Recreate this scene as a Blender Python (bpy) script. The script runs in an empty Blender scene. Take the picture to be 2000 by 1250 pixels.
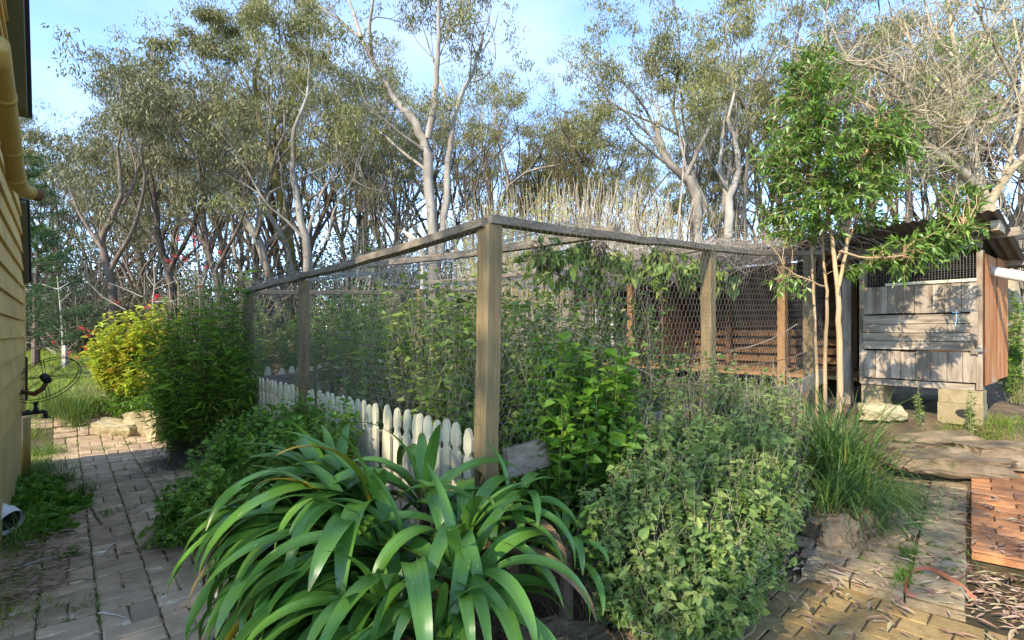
import bpy, math, random
import numpy as np
from mathutils import Vector, Matrix

R = math.radians
sc = bpy.context.scene
# ------------------------------------------------------------------ camera
CAM_H = 1.4
F = 1036.0 / 2000.0            # focal length in image widths
cam_d = bpy.data.cameras.new('camera')
cam = bpy.data.objects.new('camera', cam_d)
sc.collection.objects.link(cam)
cam.location = (0, 0, CAM_H)
cam.rotation_euler = (R(90), 0, 0)
cam_d.sensor_width = 36.0
cam_d.lens = 36.0 * F
cam_d.shift_y = 25.0 / 2000.0
cam_d.clip_start = 0.05
cam_d.clip_end = 800
sc.camera = cam
# ------------------------------------------------------------------ world, sun, exposure
SUN_AZ = (-0.62, -0.785)       # horizontal direction towards the sun
SUN_EL = 33.0
world = bpy.data.worlds.new('World')
sc.world = world
world.use_nodes = True
wn = world.node_tree
wn.nodes.clear()
w_out = wn.nodes.new('ShaderNodeOutputWorld')
w_bg = wn.nodes.new('ShaderNodeBackground')
w_sky = wn.nodes.new('ShaderNodeTexSky')
w_sky.sky_type = 'NISHITA'
w_sky.sun_disc = False
w_sky.sun_elevation = R(SUN_EL)
w_sky.sun_rotation = math.atan2(SUN_AZ[0], SUN_AZ[1])
w_sky.altitude = 1800
w_sky.air_density = 1.0
w_sky.dust_density = 0.1
w_sky.ozone_density = 5.0
w_bg.inputs['Strength'].default_value = 0.15
# thin high cloud: soft white veils over the blue
w_tc = wn.nodes.new('ShaderNodeTexCoord')
w_map = wn.nodes.new('ShaderNodeMapping')
w_map.inputs['Scale'].default_value = (1.0, 1.0, 3.2)
w_nz = wn.nodes.new('ShaderNodeTexNoise')
w_nz.inputs['Scale'].default_value = 1.9
w_nz.inputs['Detail'].default_value = 7
w_nz.inputs['Roughness'].default_value = 0.55
w_cr = wn.nodes.new('ShaderNodeValToRGB')
w_cr.color_ramp.elements[0].position = 0.42
w_cr.color_ramp.elements[0].color = (0, 0, 0, 1)
w_cr.color_ramp.elements[1].position = 0.78
w_cr.color_ramp.elements[1].color = (0.16, 0.16, 0.16, 1)
w_mx = wn.nodes.new('ShaderNodeMixRGB')
w_mx.inputs['Color2'].default_value = (5.6, 5.9, 6.4, 1)
wn.links.new(w_tc.outputs['Generated'], w_map.inputs['Vector'])
wn.links.new(w_map.outputs['Vector'], w_nz.inputs['Vector'])
wn.links.new(w_nz.outputs['Fac'], w_cr.inputs['Fac'])
wn.links.new(w_cr.outputs['Color'], w_mx.inputs['Fac'])
wn.links.new(w_sky.outputs['Color'], w_mx.inputs['Color1'])
wn.links.new(w_mx.outputs['Color'], w_bg.inputs['Color'])
wn.links.new(w_bg.outputs['Background'], w_out.inputs['Surface'])

sun_d = bpy.data.lights.new('sun', 'SUN')
sun_d.energy = 2.0
sun_d.angle = R(0.53)
sun_d.color = (1.0, 0.93, 0.82)
sun = bpy.data.objects.new('sun', sun_d)
sc.collection.objects.link(sun)
_sd = Vector((SUN_AZ[0] * math.cos(R(SUN_EL)), SUN_AZ[1] * math.cos(R(SUN_EL)), math.sin(R(SUN_EL))))
sun.rotation_euler = _sd.to_track_quat('Z', 'Y').to_euler()
sun.location = (-6, -8, 12)

sc.view_settings.view_transform = 'Standard'
sc.view_settings.look = 'None'
sc.view_settings.exposure = 2.1
sc.view_settings.gamma = 1.0
sc.view_settings.use_white_balance = True
sc.view_settings.white_balance_temperature = 7200
sc.view_settings.use_curve_mapping = False
sc.render.engine = 'CYCLES'
sc.cycles.use_denoising = True
try:
    sc.cycles.denoiser = 'OPENIMAGEDENOISE'
except Exception:
    pass
sc.cycles.max_bounces = 6
sc.cycles.diffuse_bounces = 3
sc.cycles.glossy_bounces = 2
sc.cycles.transmission_bounces = 3
sc.cycles.transparent_max_bounces = 4
sc.cycles.caustics_reflective = False
sc.cycles.caustics_refractive = False
sc.cycles.sample_clamp_indirect = 4.0

# ------------------------------------------------------------------ frames of reference
D1 = np.array([-0.645, 0.764, 0.0])       # along the house wall and the path, away from the camera
D2 = np.array([0.764, 0.645, 0.0])        # square to it, towards the sheds
UP = np.array([0.0, 0.0, 1.0])
HC = np.array([-4.79, 5.18, 0.0])         # far corner of the house
PC = np.array([-0.12, 2.60, 0.0])         # corner post of the run

def at(px, py, y):
    """a point of the place at depth y whose bearing was read off the photograph"""
    return np.array([(px - 1000.0) / 1036.0 * y, y, CAM_H + (650.0 - py) / 1036.0 * y])

def ab(a, b, z=0.0):
    p = HC + a * D1 + b * D2
    return np.array([p[0], p[1], z])

def st(s, t, z=0.0):
    p = PC + s * D2 + t * D1
    return np.array([p[0], p[1], z])

# ------------------------------------------------------------------ mesh helpers
rng = np.random.default_rng(11)
random.seed(5)

class MB:
    """collects vertices and faces of one mesh"""
    def __init__(self):
        self.v = []; self.q = []; self.t = []; self.a = []; self.n = 0
        self.uv = None
    def add(self, V, Q=None, T=None, rnd=None):
        V = np.asarray(V, float).reshape(-1, 3)
        self.v.append(V)
        if Q is not None and len(Q): self.q.append(np.asarray(Q, int).reshape(-1, 4) + self.n)
        if T is not None and len(T): self.t.append(np.asarray(T, int).reshape(-1, 3) + self.n)
        if rnd is None: rnd = np.full(len(V), 0.5)
        self.a.append(np.broadcast_to(np.asarray(rnd, float), (len(V),)))
        self.n += len(V)
        return self
    def box(self, c, ax, ay, az, rnd=None):
        """centre c and three half-extent vectors"""
        c, ax, ay, az = (np.asarray(k, float) for k in (c, ax, ay, az))
        V = [c + sx * ax + sy * ay + sz * az for sz in (-1, 1) for sy in (-1, 1) for sx in (-1, 1)]
        Q = [(0, 2, 3, 1), (4, 5, 7, 6), (0, 1, 5, 4), (2, 6, 7, 3), (0, 4, 6, 2), (1, 3, 7, 5)]
        return self.add(V, Q, None, rnd)
    def tube(self, P, rad, n=5, cap=True, rnd=None):
        P = np.asarray(P, float); m = len(P)
        rad = np.broadcast_to(np.asarray(rad, float), (m,))
        tan = np.gradient(P, axis=0)
        tan /= np.maximum(np.linalg.norm(tan, axis=1, keepdims=True), 1e-9)
        ref = np.array([0.31, 0.93, 0.2]) if abs(tan[0][2]) > 0.7 else UP
        a1 = np.cross(tan, ref); a1 /= np.maximum(np.linalg.norm(a1, axis=1, keepdims=True), 1e-9)
        a2 = np.cross(tan, a1)
        ang = np.arange(n) * 2 * math.pi / n
        V = (P[:, None, :] + rad[:, None, None] * (np.cos(ang)[None, :, None] * a1[:, None, :] + np.sin(ang)[None, :, None] * a2[:, None, :])).reshape(-1, 3)
        i = np.arange(m - 1)[:, None] * n; j = np.arange(n)[None, :]; j2 = (j + 1) % n
        Q = np.stack([i + j, i + j2, i + n + j2, i + n + j], -1).reshape(-1, 4)
        T = None
        if cap:
            T = [(0, k + 1, k) for k in range(1, n - 1)] + [((m - 1) * n, (m - 1) * n + k, (m - 1) * n + k + 1) for k in range(1, n - 1)]
        return self.add(V, Q, T, rnd)
    def mesh(self, name, smooth=False):
        me = bpy.data.meshes.new(name)
        V = np.concatenate(self.v) if self.v else np.zeros((0, 3))
        q = np.concatenate(self.q) if self.q else np.zeros((0, 4), int)
        t = np.concatenate(self.t) if self.t else np.zeros((0, 3), int)
        me.vertices.add(len(V)); me.vertices.foreach_set('co', V.astype(np.float32).ravel())
        nl = len(q) * 4 + len(t) * 3
        me.loops.add(nl)
        me.loops.foreach_set('vertex_index', np.concatenate([q.ravel(), t.ravel()]).astype(np.int32))
        me.polygons.add(len(q) + len(t))
        starts = np.concatenate([np.arange(len(q)) * 4, len(q) * 4 + np.arange(len(t)) * 3]).astype(np.int32)
        me.polygons.foreach_set('loop_start', starts)
        me.polygons.foreach_set('use_smooth', np.full(len(q) + len(t), smooth, dtype=bool))
        at_ = me.attributes.new('rnd', 'FLOAT', 'POINT')
        at_.data.foreach_set('value', np.concatenate(self.a).astype(np.float32) if self.a else np.zeros(0, np.float32))
        if self.uv is not None:
            lay = me.uv_layers.new(name='UVMap')
            vi = np.concatenate([q.ravel(), t.ravel()])
            lay.data.foreach_set('uv', np.asarray(self.uv, np.float32)[vi].ravel())
        me.update(calc_edges=True)
        me.validate()
        return me
    def build(self, name, mat, parent=None, origin=None, smooth=False):
        if origin is not None:
            o3 = np.asarray(origin, float)
            self.v = [v - o3 for v in self.v]
        me = self.mesh(name, smooth)
        if mat is not None: me.materials.append(mat)
        return link(name, me, parent, (origin if parent is None else None))

def link(name, me, parent=None, loc=None):
    o = bpy.data.objects.new(name, me)
    sc.collection.objects.link(o)
    if parent is not None: o.parent = parent
    if loc is not None: o.location = [float(k) for k in loc]
    return o

def thing(name, label, cat, loc=(0, 0, 0), group=None, kind=None):
    o = bpy.data.objects.new(name, None)
    o.empty_display_size = 0.1
    sc.collection.objects.link(o)
    o.location = [float(k) for k in loc]
    return tag(o, label, cat, group, kind)

def tag(o, label=None, cat=None, group=None, kind=None):
    if label: o['label'] = label
    if cat: o['category'] = cat
    if group: o['group'] = group
    if kind: o['kind'] = kind
    return o

def part(mb, name, mat, parent, smooth=False):
    """a part whose vertices were given in world space, under its thing"""
    return mb.build(name, mat, parent, origin=np.array(root_loc(parent)), smooth=smooth)

def root_loc(o):
    x = np.zeros(3)
    while o is not None:
        x = x + np.array(o.location[:]); o = o.parent
    return x

def nrm(v):
    v = np.asarray(v, float)
    return v / np.maximum(np.linalg.norm(v, axis=-1, keepdims=True), 1e-9)

# ------------------------------------------------------------------ materials
def newmat(name):
    m = bpy.data.materials.new(name); m.use_nodes = True
    nt = m.node_tree
    b = nt.nodes['Principled BSDF']
    return m, nt, b

def ramp(nt, cols, pos=None):
    r = nt.nodes.new('ShaderNodeValToRGB')
    e = r.color_ramp.elements
    n = len(cols)
    pos = pos or [k / max(1, n - 1) for k in range(n)]
    while len(e) < n: e.new(0.5)
    for k in range(n):
        e[k].position = pos[k]; e[k].color = (*cols[k], 1)
    return r

def surf(name, cols, scale=4.0, stretch=(1, 1, 1), rough=0.85, bump=0.3, rnd=0.25, pos=None, detail=8, dist=0.0,
         spots=None, spot_scale=9.0, spot_lo=0.6, spot_hi=0.68, metal=0.0, bump_scale=None, spec=0.3, bdist=0.01):
    """noise-coloured solid surface with fine relief and a tone per object"""
    m, nt, b = newmat(name)
    tc = nt.nodes.new('ShaderNodeTexCoord')
    oi = nt.nodes.new('ShaderNodeObjectInfo')
    ad = nt.nodes.new('ShaderNodeVectorMath'); ad.operation = 'ADD'
    ml = nt.nodes.new('ShaderNodeMath'); ml.operation = 'MULTIPLY'; ml.inputs[1].default_value = 37.0
    nt.links.new(oi.outputs['Random'], ml.inputs[0])
    nt.links.new(tc.outputs['Object'], ad.inputs[0]); nt.links.new(ml.outputs[0], ad.inputs[1])
    mp = nt.nodes.new('ShaderNodeMapping'); mp.inputs['Scale'].default_value = stretch
    nt.links.new(ad.outputs[0], mp.inputs['Vector'])
    nz = nt.nodes.new('ShaderNodeTexNoise'); nz.inputs['Scale'].default_value = scale; nz.inputs['Detail'].default_value = detail
    nz.inputs['Roughness'].default_value = 0.6; nz.inputs['Distortion'].default_value = dist
    nt.links.new(mp.outputs[0], nz.inputs['Vector'])
    rp = ramp(nt, cols, pos or [0.28 + 0.44 * k / max(1, len(cols) - 1) for k in range(len(cols))])
    nt.links.new(nz.outputs['Fac'], rp.inputs['Fac'])
    col = rp.outputs['Color']
    if spots is not None:
        n2 = nt.nodes.new('ShaderNodeTexNoise'); n2.inputs['Scale'].default_value = spot_scale; n2.inputs['Detail'].default_value = 5
        n2.inputs['Roughness'].default_value = 0.65
        nt.links.new(ad.outputs[0], n2.inputs['Vector'])
        r2 = ramp(nt, [(0, 0, 0), (1, 1, 1)], [spot_lo, spot_hi])
        nt.links.new(n2.outputs['Fac'], r2.inputs['Fac'])
        mx = nt.nodes.new('ShaderNodeMixRGB'); mx.inputs['Color2'].default_value = (*spots, 1)
        nt.links.new(r2.outputs['Color'], mx.inputs['Fac']); nt.links.new(col, mx.inputs['Color1'])
        col = mx.outputs['Color']
    hs = nt.nodes.new('ShaderNodeHueSaturation')
    mr = nt.nodes.new('ShaderNodeMapRange'); mr.inputs['To Min'].default_value = 1 - rnd; mr.inputs['To Max'].default_value = 1 + rnd
    nt.links.new(oi.outputs['Random'], mr.inputs['Value']); nt.links.new(mr.outputs[0], hs.inputs['Value'])
    nt.links.new(col, hs.inputs['Color']); nt.links.new(hs.outputs['Color'], b.inputs['Base Color'])
    b.inputs['Roughness'].default_value = rough; b.inputs['Metallic'].default_value = metal
    b.inputs['Specular IOR Level'].default_value = spec
    if bump:
        n3 = nt.nodes.new('ShaderNodeTexNoise'); n3.inputs['Scale'].default_value = bump_scale or scale * 4; n3.inputs['Detail'].default_value = 6
        nt.links.new(mp.outputs[0], n3.inputs['Vector'])
        bp = nt.nodes.new('ShaderNodeBump'); bp.inputs['Strength'].default_value = bump; bp.inputs['Distance'].default_value = bdist
        nt.links.new(n3.outputs['Fac'], bp.inputs['Height']); nt.links.new(bp.outputs['Normal'], b.inputs['Normal'])
    return m

def leafmat(name, cols, rough=0.5, trans=0.3, spec=0.35, pos=None, tint=1.25):
    m, nt, b = newmat(name)
    an = nt.nodes.new('ShaderNodeAttribute'); an.attribute_name = 'rnd'
    rp = ramp(nt, cols, pos); nt.links.new(an.outputs['Fac'], rp.inputs['Fac'])
    nt.links.new(rp.outputs['Color'], b.inputs['Base Color'])
    b.inputs['Roughness'].default_value = rough; b.inputs['Specular IOR Level'].default_value = spec
    tr = nt.nodes.new('ShaderNodeBsdfTranslucent')
    hs = nt.nodes.new('ShaderNodeHueSaturation'); hs.inputs['Value'].default_value = tint; hs.inputs['Hue'].default_value = 0.485
    nt.links.new(rp.outputs['Color'], hs.inputs['Color']); nt.links.new(hs.outputs['Color'], tr.inputs['Color'])
    mx = nt.nodes.new('ShaderNodeMixShader'); mx.inputs['Fac'].default_value = trans
    nt.links.new(b.outputs[0], mx.inputs[1]); nt.links.new(tr.outputs[0], mx.inputs[2])
    nt.links.new(mx.outputs[0], nt.nodes['Material Output'].inputs['Surface'])
    return m

M = {}
M['house'] = surf('ochre_weatherboard_paint', [(0.500, 0.324, 0.105), (0.625, 0.420, 0.143), (0.688, 0.480, 0.187)], 2.0, (1, 1, 1), .6, .12, .05, bump_scale=60, spots=(.30, .22, .10), spot_scale=2.2, spot_lo=.55, spot_hi=.85)
M['house_base'] = surf('ochre_base_paint', [(0.432, 0.312, 0.110), (0.600, 0.444, 0.165), (0.504, 0.432, 0.220)], 3.0, (1, 1, .5), .7, .2, .05, spots=(0.264, 0.228, 0.132), spot_scale=3, spot_lo=.6, spot_hi=.8)
M['fascia'] = surf('olive_fascia_paint', [(.075, .065, .03), (.10, .085, .04)], 3, rough=.55, bump=.08, rnd=.05)
M['roof_dark'] = surf('dark_roof_metal', [(.02, .022, .022), (.035, .035, .035)], 3, rough=.5, bump=.05, rnd=.05)
M['pipe'] = surf('ochre_pipe_paint', [(.33, .21, .05), (.42, .28, .08)], 5, (1, 1, 1), rough=.35, bump=.05, rnd=.03, spots=(.2, .16, .06), spot_scale=5, spot_lo=.58, spot_hi=.85)
M['pvc'] = surf('white_pvc', [(.62, .61, .57), (.75, .74, .70)], 6, rough=.4, bump=.03, rnd=.03, spots=(.38, .36, .30), spot_scale=7, spot_lo=.56, spot_hi=.8)
M['black'] = surf('black_iron', [(.012, .011, .010), (.03, .026, .022)], 20, rough=.6, bump=.2, rnd=.1)
M['rust_iron'] = surf('rusty_iron', [(.10, .04, .018), (.20, .075, .03)], 20, rough=.8, bump=.2, rnd=.1)
M['brick'] = surf('path_brick', [(0.286, 0.193, 0.114), (0.400, 0.280, 0.171), (0.486, 0.347, 0.205)], 7, rough=.9, bump=.5, rnd=.24, spots=(0.672, 0.613, 0.456), spot_scale=7, spot_lo=.63, spot_hi=.70)
M['brick_y'] = surf('yellow_paver', [(0.211, 0.133, 0.049), (0.290, 0.194, 0.074), (0.352, 0.245, 0.102)], 22, rough=.9, bump=.5, rnd=.16, spots=(0.150, 0.099, 0.045), spot_scale=9, spot_lo=.6, spot_hi=.8)
M['brick_g'] = surf('grey_sandstone_paver', [(.19, .13, .07), (.27, .20, .115), (.35, .28, .18)], 20, rough=.92, bump=.6, rnd=.2, spots=(.13, .12, .045), spot_scale=6, spot_lo=.6, spot_hi=.76)
M['brick_o'] = surf('orange_brick', [(.26, .10, .04), (.38, .16, .06), (.42, .21, .095)], 18, rough=.75, bump=.5, rnd=.3, spots=(.17, .10, .06), spot_scale=6, spot_lo=.52, spot_hi=.72)
M['stone'] = surf('sandstone', [(0.136, 0.090, 0.051), (0.264, 0.180, 0.101), (0.357, 0.271, 0.164)], 3.5, rough=.95, bump=.9, rnd=.12, spots=(0.076, 0.082, 0.023), spot_scale=4, spot_lo=.56, spot_hi=.72, bdist=.02)
M['stone_pale'] = surf('pale_sandstone', [(0.312, 0.244, 0.124), (0.429, 0.355, 0.205), (0.484, 0.414, 0.260)], 4, rough=.95, bump=.7, rnd=.08, spots=(0.140, 0.148, 0.031), spot_scale=4, spot_lo=.58, spot_hi=.75, bdist=.02)
M['block'] = surf('concrete_block', [(0.209, 0.155, 0.078), (0.278, 0.218, 0.118), (0.298, 0.239, 0.142)], 9, rough=.95, bump=.5, rnd=.06, spots=(0.149, 0.098, 0.037), spot_scale=5, spot_lo=.58, spot_hi=.75)
M['post'] = surf('treated_pine_post', [(0.144, 0.099, 0.046), (0.209, 0.146, 0.068), (0.252, 0.184, 0.093)], 5, (6, 6, .5), .85, .4, .10, spots=(0.094, 0.065, 0.031), spot_scale=4, spot_lo=.58, spot_hi=.78)
M['rail'] = surf('weathered_rail', [(0.135, 0.101, 0.064), (0.216, 0.172, 0.119), (0.297, 0.255, 0.196)], 5, (2.5, 2.5, 8), .9, .4, .12)
M['picket'] = surf('cream_picket_paint', [(0.490, 0.437, 0.281), (0.608, 0.549, 0.367), (0.647, 0.586, 0.406)], 6, (3, 3, .7), .65, .15, .08, spots=(0.323, 0.279, 0.156), spot_scale=12, spot_lo=.68, spot_hi=.78)
M['wire'] = surf('galvanised_wire', [(0.186, 0.180, 0.167), (0.260, 0.254, 0.242)], 20, rough=.55, bump=0, rnd=.05, metal=.3)
M['wire_old'] = surf('weathered_netting_wire', [(.16, .145, .13), (.25, .23, .21)], 20, rough=.7, bump=0, rnd=.05, metal=.2)
M['shed_board'] = surf('weathered_grey_board', [(0.112, 0.078, 0.049), (0.285, 0.225, 0.164), (0.450, 0.380, 0.295)], 3.2, (5, 5, .7), .9, .5, .16, spots=(0.173, 0.093, 0.053), spot_scale=3, spot_lo=.55, spot_hi=.75)
M['shed_board_h'] = surf('weathered_grey_board_across', [(0.133, 0.092, 0.057), (0.319, 0.254, 0.181), (0.487, 0.406, 0.309)], 3.2, (.9, .9, 7), .9, .5, .14, spots=(0.151, 0.095, 0.057), spot_scale=3, spot_lo=.56, spot_hi=.75)
M['rust_sheet'] = surf('rusted_iron_sheet', [(.22, .075, .025), (.36, .15, .055), (.42, .24, .13)], 3, (3, 3, .5), .8, .3, .1, spots=(.40, .35, .30), spot_scale=3, spot_lo=.58, spot_hi=.72)
M['iron_roof'] = surf('grey_corrugated_iron', [(.10, .095, .085), (.17, .16, .145)], 3, rough=.6, bump=.15, rnd=.05, metal=.25)
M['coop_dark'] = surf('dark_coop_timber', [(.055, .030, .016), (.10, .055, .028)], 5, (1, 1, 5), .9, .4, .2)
M['coop_slat'] = surf('lit_brown_coop_slat', [(.10, .052, .022), (.17, .09, .04)], 5, (1, 1, 5), .85, .3, .15)
M['coop_orange'] = surf('warm_coop_timber', [(0.225, 0.115, 0.042), (0.315, 0.173, 0.070)], 5, (6, 6, .6), .8, .3, .1)
M['flat_white'] = surf('old_white_paint', [(.55, .54, .50), (.72, .71, .67)], 5, rough=.7, bump=.2, rnd=.05)
M['twine'] = surf('blue_twine', [(.25, .42, .55), (.33, .5, .6)], 9, rough=.8, bump=0)
M['gum_bark'] = surf('pale_gum_bark', [(.10, .08, .062), (.23, .20, .163), (.38, .35, .30)], 1.6, (1.5, 1.5, .45), .85, .35, .14, detail=5)
M['gum_bark_dark'] = surf('grey_brown_bark', [(.05, .036, .026), (.105, .078, .06), (.19, .15, .12)], 1.8, (2, 2, .5), .9, .4, .2, detail=5)
M['moss_bark'] = surf('mossy_bark', [(.07, .06, .02), (.14, .12, .03), (.16, .12, .09)], 1.8, (1, 1, .6), .9, .4, .1, detail=5)
M['bare_bark'] = surf('lichen_bark', [(.20, .155, .095), (.33, .27, .175), (.44, .38, .27)], 5, (1.5, 1.5, .8), .9, .5, .1, spots=(.46, .45, .38), spot_scale=8, spot_lo=.6, spot_hi=.68)
M['laurel_bark'] = surf('warm_smooth_bark', [(.30, .19, .10), (.42, .28, .15), (.50, .36, .22)], 5, (2, 2, .5), .75, .25, .08)
M['twig'] = surf('grey_twig', [(0.176, 0.135, 0.098), (0.297, 0.243, 0.182), (0.446, 0.392, 0.312)], 6, rough=.9, bump=0, rnd=.2)
M['twig_pale'] = surf('pale_straw_stem', [(0.255, 0.207, 0.133), (0.338, 0.289, 0.203), (0.390, 0.340, 0.259)], 5, rough=.9, bump=0, rnd=.1)
M['twig_white'] = surf('whitish_twig', [(0.357, 0.315, 0.256), (0.468, 0.423, 0.360)], 5, rough=.9, bump=0, rnd=.1)
M['stem_green'] = surf('green_stem', [(.10, .115, .04), (.17, .17, .07)], 6, rough=.8, bump=0, rnd=.2)
M['stem_brown'] = surf('brown_stem', [(.085, .06, .04), (.16, .115, .08)], 6, rough=.9, bump=0, rnd=.2)
# ------------------------------------------------------------------ terrain
_cp = []
for a_ in np.arange(-8, 1.9, 0.9):
    for b_ in (-2.0, 0.1, 0.7, 1.2):
        _cp.append((*ab(a_, b_)[:2], 0.0))
for a_ in (2.7, 3.2):
    for b_ in (-2, -.5, 0.8, 2.2):
        _cp.append((*ab(a_, b_)[:2], 0.36))
for a_, z_ in ((5, .45), (9, .6), (14, .75), (22, .9)):
    for b_ in (-8, -3, 1, 5, 9):
        _cp.append((*ab(a_, b_)[:2], z_))
for s_, t_, z_ in ((.1, .1, .12), (.1, 1.6, .10), (.1, 3, .10), (.1, 4.4, .15), (1.2, .2, .25), (1.2, 2, .3), (1.2, 4.2, .4),
                   (2.4, .2, .32), (2.4, 2.2, .45), (2.4, 4.4, .6), (3.8, .3, .48), (3.8, 2, .65), (3.8, 4, .75), (5, .6, .72), (5, 3, .85), (7, 1, .9), (7, 4, .95),
                   (5.0, -.5, .62), (5.0, -1.3, .58), (5.6, -1.2, .6), (6.3, -.8, .66), (4.4, -1.0, .45)):
    _cp.append((*st(s_, t_)[:2], z_))
for x_, y_, z_ in ((-.9, 1.9, .04), (-.5, 1.4, .03), (-.3, 2.0, .07), (.15, 2.2, .10), (.5, 2.5, .14), (.9, 2.9, .2), (1.3, 3.3, .24), (1.8, 3.9, .30), (2.2, 4.3, .36),
                   (.7, 2.15, .10), (1.05, 2.5, .12), (1.4, 2.9, .16), (1.75, 3.3, .16), (2.1, 3.75, .22),
                   (.8, 1.3, 0), (1.2, 1.8, 0), (1.5, 2.3, 0), (1.9, 2.2, 0), (2.4, 2.0, 0), (2.6, 2.6, 0.0), (1.9, 2.75, .03), (2.3, 3.2, .06), (2.7, 3.6, .14),
                   (3.4, 3.2, .16), (3.0, 4.1, .24), (3.8, 4.2, .24), (4.5, 4.2, .24), (4.6, 3.4, .2), (5.3, 4.7, .45), (6, 5.5, .6), (7.5, 6.5, .75), (3.4, 4.6, .36), (4.1, 4.65, .40),
                   (4.0, 1.5, 0), (6, 2.5, .1), (0, -3, 0), (4, -4, 0), (-4, -3, 0), (9, 3, .3), (14, 9, .9), (12, 16, 1), (20, 22, 1.2), (0, 20, 1), (-20, 25, 1), (0, 60, 1.5), (-50, 50, 1.5), (50, 50, 1.5), (-25, 5, .8), (30, 5, .8)):
    _cp.append((x_, y_, z_))
_cp = np.array(_cp)

def ground(x, y):
    x = np.asarray(x, float); y = np.asarray(y, float)
    d2 = (x[..., None] - _cp[:, 0]) ** 2 + (y[..., None] - _cp[:, 1]) ** 2
    w = 1.0 / (d2 + 0.01) ** 1.8
    return (w * _cp[:, 2]).sum(-1) / w.sum(-1)

def gz(p):
    return float(ground(p[0], p[1]))

def hnoise(x, y, f, seed=0):
    r = np.random.default_rng(seed + 100)
    s = np.zeros_like(x)
    for k in range(6):
        th = r.uniform(0, 6.28); ff = f * r.uniform(.6, 1.7)
        s = s + np.sin((x * math.cos(th) + y * math.sin(th)) * ff + r.uniform(0, 6.28))
    return s / 6

gx = np.unique(np.concatenate([np.arange(-9, 9.01, .09), np.arange(-40, -9, .8), np.arange(9.4, 40, .8), np.linspace(-300, -40, 14), np.linspace(40, 300, 14)]).round(4))
gy = np.unique(np.concatenate([np.arange(.6, 11.01, .09), np.arange(11.3, 45, .8), np.linspace(-60, .4, 14), np.linspace(45, 420, 16)]).round(4))
GX, GY = np.meshgrid(gx, gy)
GZ = np.stack([ground(GX[k], GY[k]) for k in range(len(gy))])
near = (np.abs(GX) < 10) & (GY < 12)
GZ = GZ + np.where(near, .012 * hnoise(GX, GY, 14, 1) + .012 * hnoise(GX, GY, 5, 2), .1 * hnoise(GX, GY, .5, 3)) - .03
# the paving is dug into the slope
RA = np.array([.655, .755]); RB = np.array([.755, -.655]); RO = np.array([2.157, 2.52])   # ramp edge: along, across, near corner
RZ = lambda p: .085 + .055 * float((np.asarray(p)[:2] - RO) @ RA)
_al = (GX - RO[0]) * RA[0] + (GY - RO[1]) * RA[1]; _ac = (GX - RO[0]) * RB[0] + (GY - RO[1]) * RB[1]
GZ = np.where((_al > -.05) & (_al < 2.2) & (_ac < .05) & (_ac > -.85), np.minimum(GZ, .085 + .055 * _al - .045), GZ)
GZ = np.where((_al <= .0) & (_al > -1.4) & (_ac < .9) & (_ac > -.78), np.minimum(GZ, -.004), GZ)
g = MB()
nx, ny = len(gx), len(gy)
I = (np.arange(ny - 1)[:, None] * nx + np.arange(nx - 1)[None, :]).ravel()
g.add(np.stack([GX, GY, GZ], -1).reshape(-1, 3), np.stack([I, I + 1, I + nx + 1, I + nx], -1))
M['soil'] = surf('leaf_littered_soil', [(.07, .045, .028), (.13, .088, .052), (.21, .15, .09)], 5, rough=1, bump=1.0, rnd=0, detail=12, spots=(.06, .085, .02), spot_scale=1.6, spot_lo=.54, spot_hi=.66, bump_scale=26, bdist=.03)
tag(g.build('ground', M['soil'], smooth=True), kind='structure')

# lawn: a sheet just above the soil behind the house corner
lw = MB()
la = np.linspace(2.55, 30, 70); lb = np.linspace(-14, 3.4, 50)
LA, LB = np.meshgrid(la, lb)
LP = HC[:2][None, None, :] + LA[..., None] * D1[:2] + LB[..., None] * D2[:2]
LZ = np.stack([ground(LP[k, :, 0], LP[k, :, 1]) for k in range(len(lb))]) + .02
nl = len(la)
I = (np.arange(len(lb) - 1)[:, None] * nl + np.arange(nl - 1)[None, :]).ravel()
lw.add(np.concatenate([LP, LZ[..., None]], -1).reshape(-1, 3), np.stack([I, I + 1, I + nl + 1, I + nl], -1))
M['lawn'] = surf('lawn', [(0.091, 0.130, 0.024), (0.169, 0.215, 0.042), (0.260, 0.286, 0.072)], 3, rough=1, bump=1, rnd=0, detail=12, spots=(0.338, 0.299, 0.108), spot_scale=1.2, spot_lo=.55, spot_hi=.75, bump_scale=40, bdist=.05)
tag(lw.build('lawn', M['lawn'], smooth=True), kind='structure')

# ------------------------------------------------------------------ paving
def paver_mesh(name, lx, ly, h, seed, wob=.006, bev=.008):
    """one paver, worn edges, about 30 triangles"""
    r = np.random.default_rng(seed)
    m = MB()
    def ring(sx, sy, z, w):
        V = []
        for fx, fy in ((-1, -1), (0, -1.02), (1, -1), (1.01, 0), (1, 1), (0, 1.02), (-1, 1), (-1.01, 0)):
            V.append((fx * sx + r.normal(0, w), fy * sy + r.normal(0, w), z + r.normal(0, w * .3)))
        return V
    V = ring(lx / 2, ly / 2, -h, wob * .4) + ring(lx / 2, ly / 2, -bev, wob * .5) + ring(lx / 2 - bev, ly / 2 - bev, 0, wob * .5) + [(0, 0, .0005)]
    Q = []; T = []
    for k in range(2):
        for j in range(8):
            Q.append((k * 8 + j, k * 8 + (j + 1) % 8, k * 8 + 8 + (j + 1) % 8, k * 8 + 8 + j))
    for j in range(8): T.append((16 + j, 16 + (j + 1) % 8, 24))
    m.add(V, Q, T)
    return m.mesh(name, False)

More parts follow.
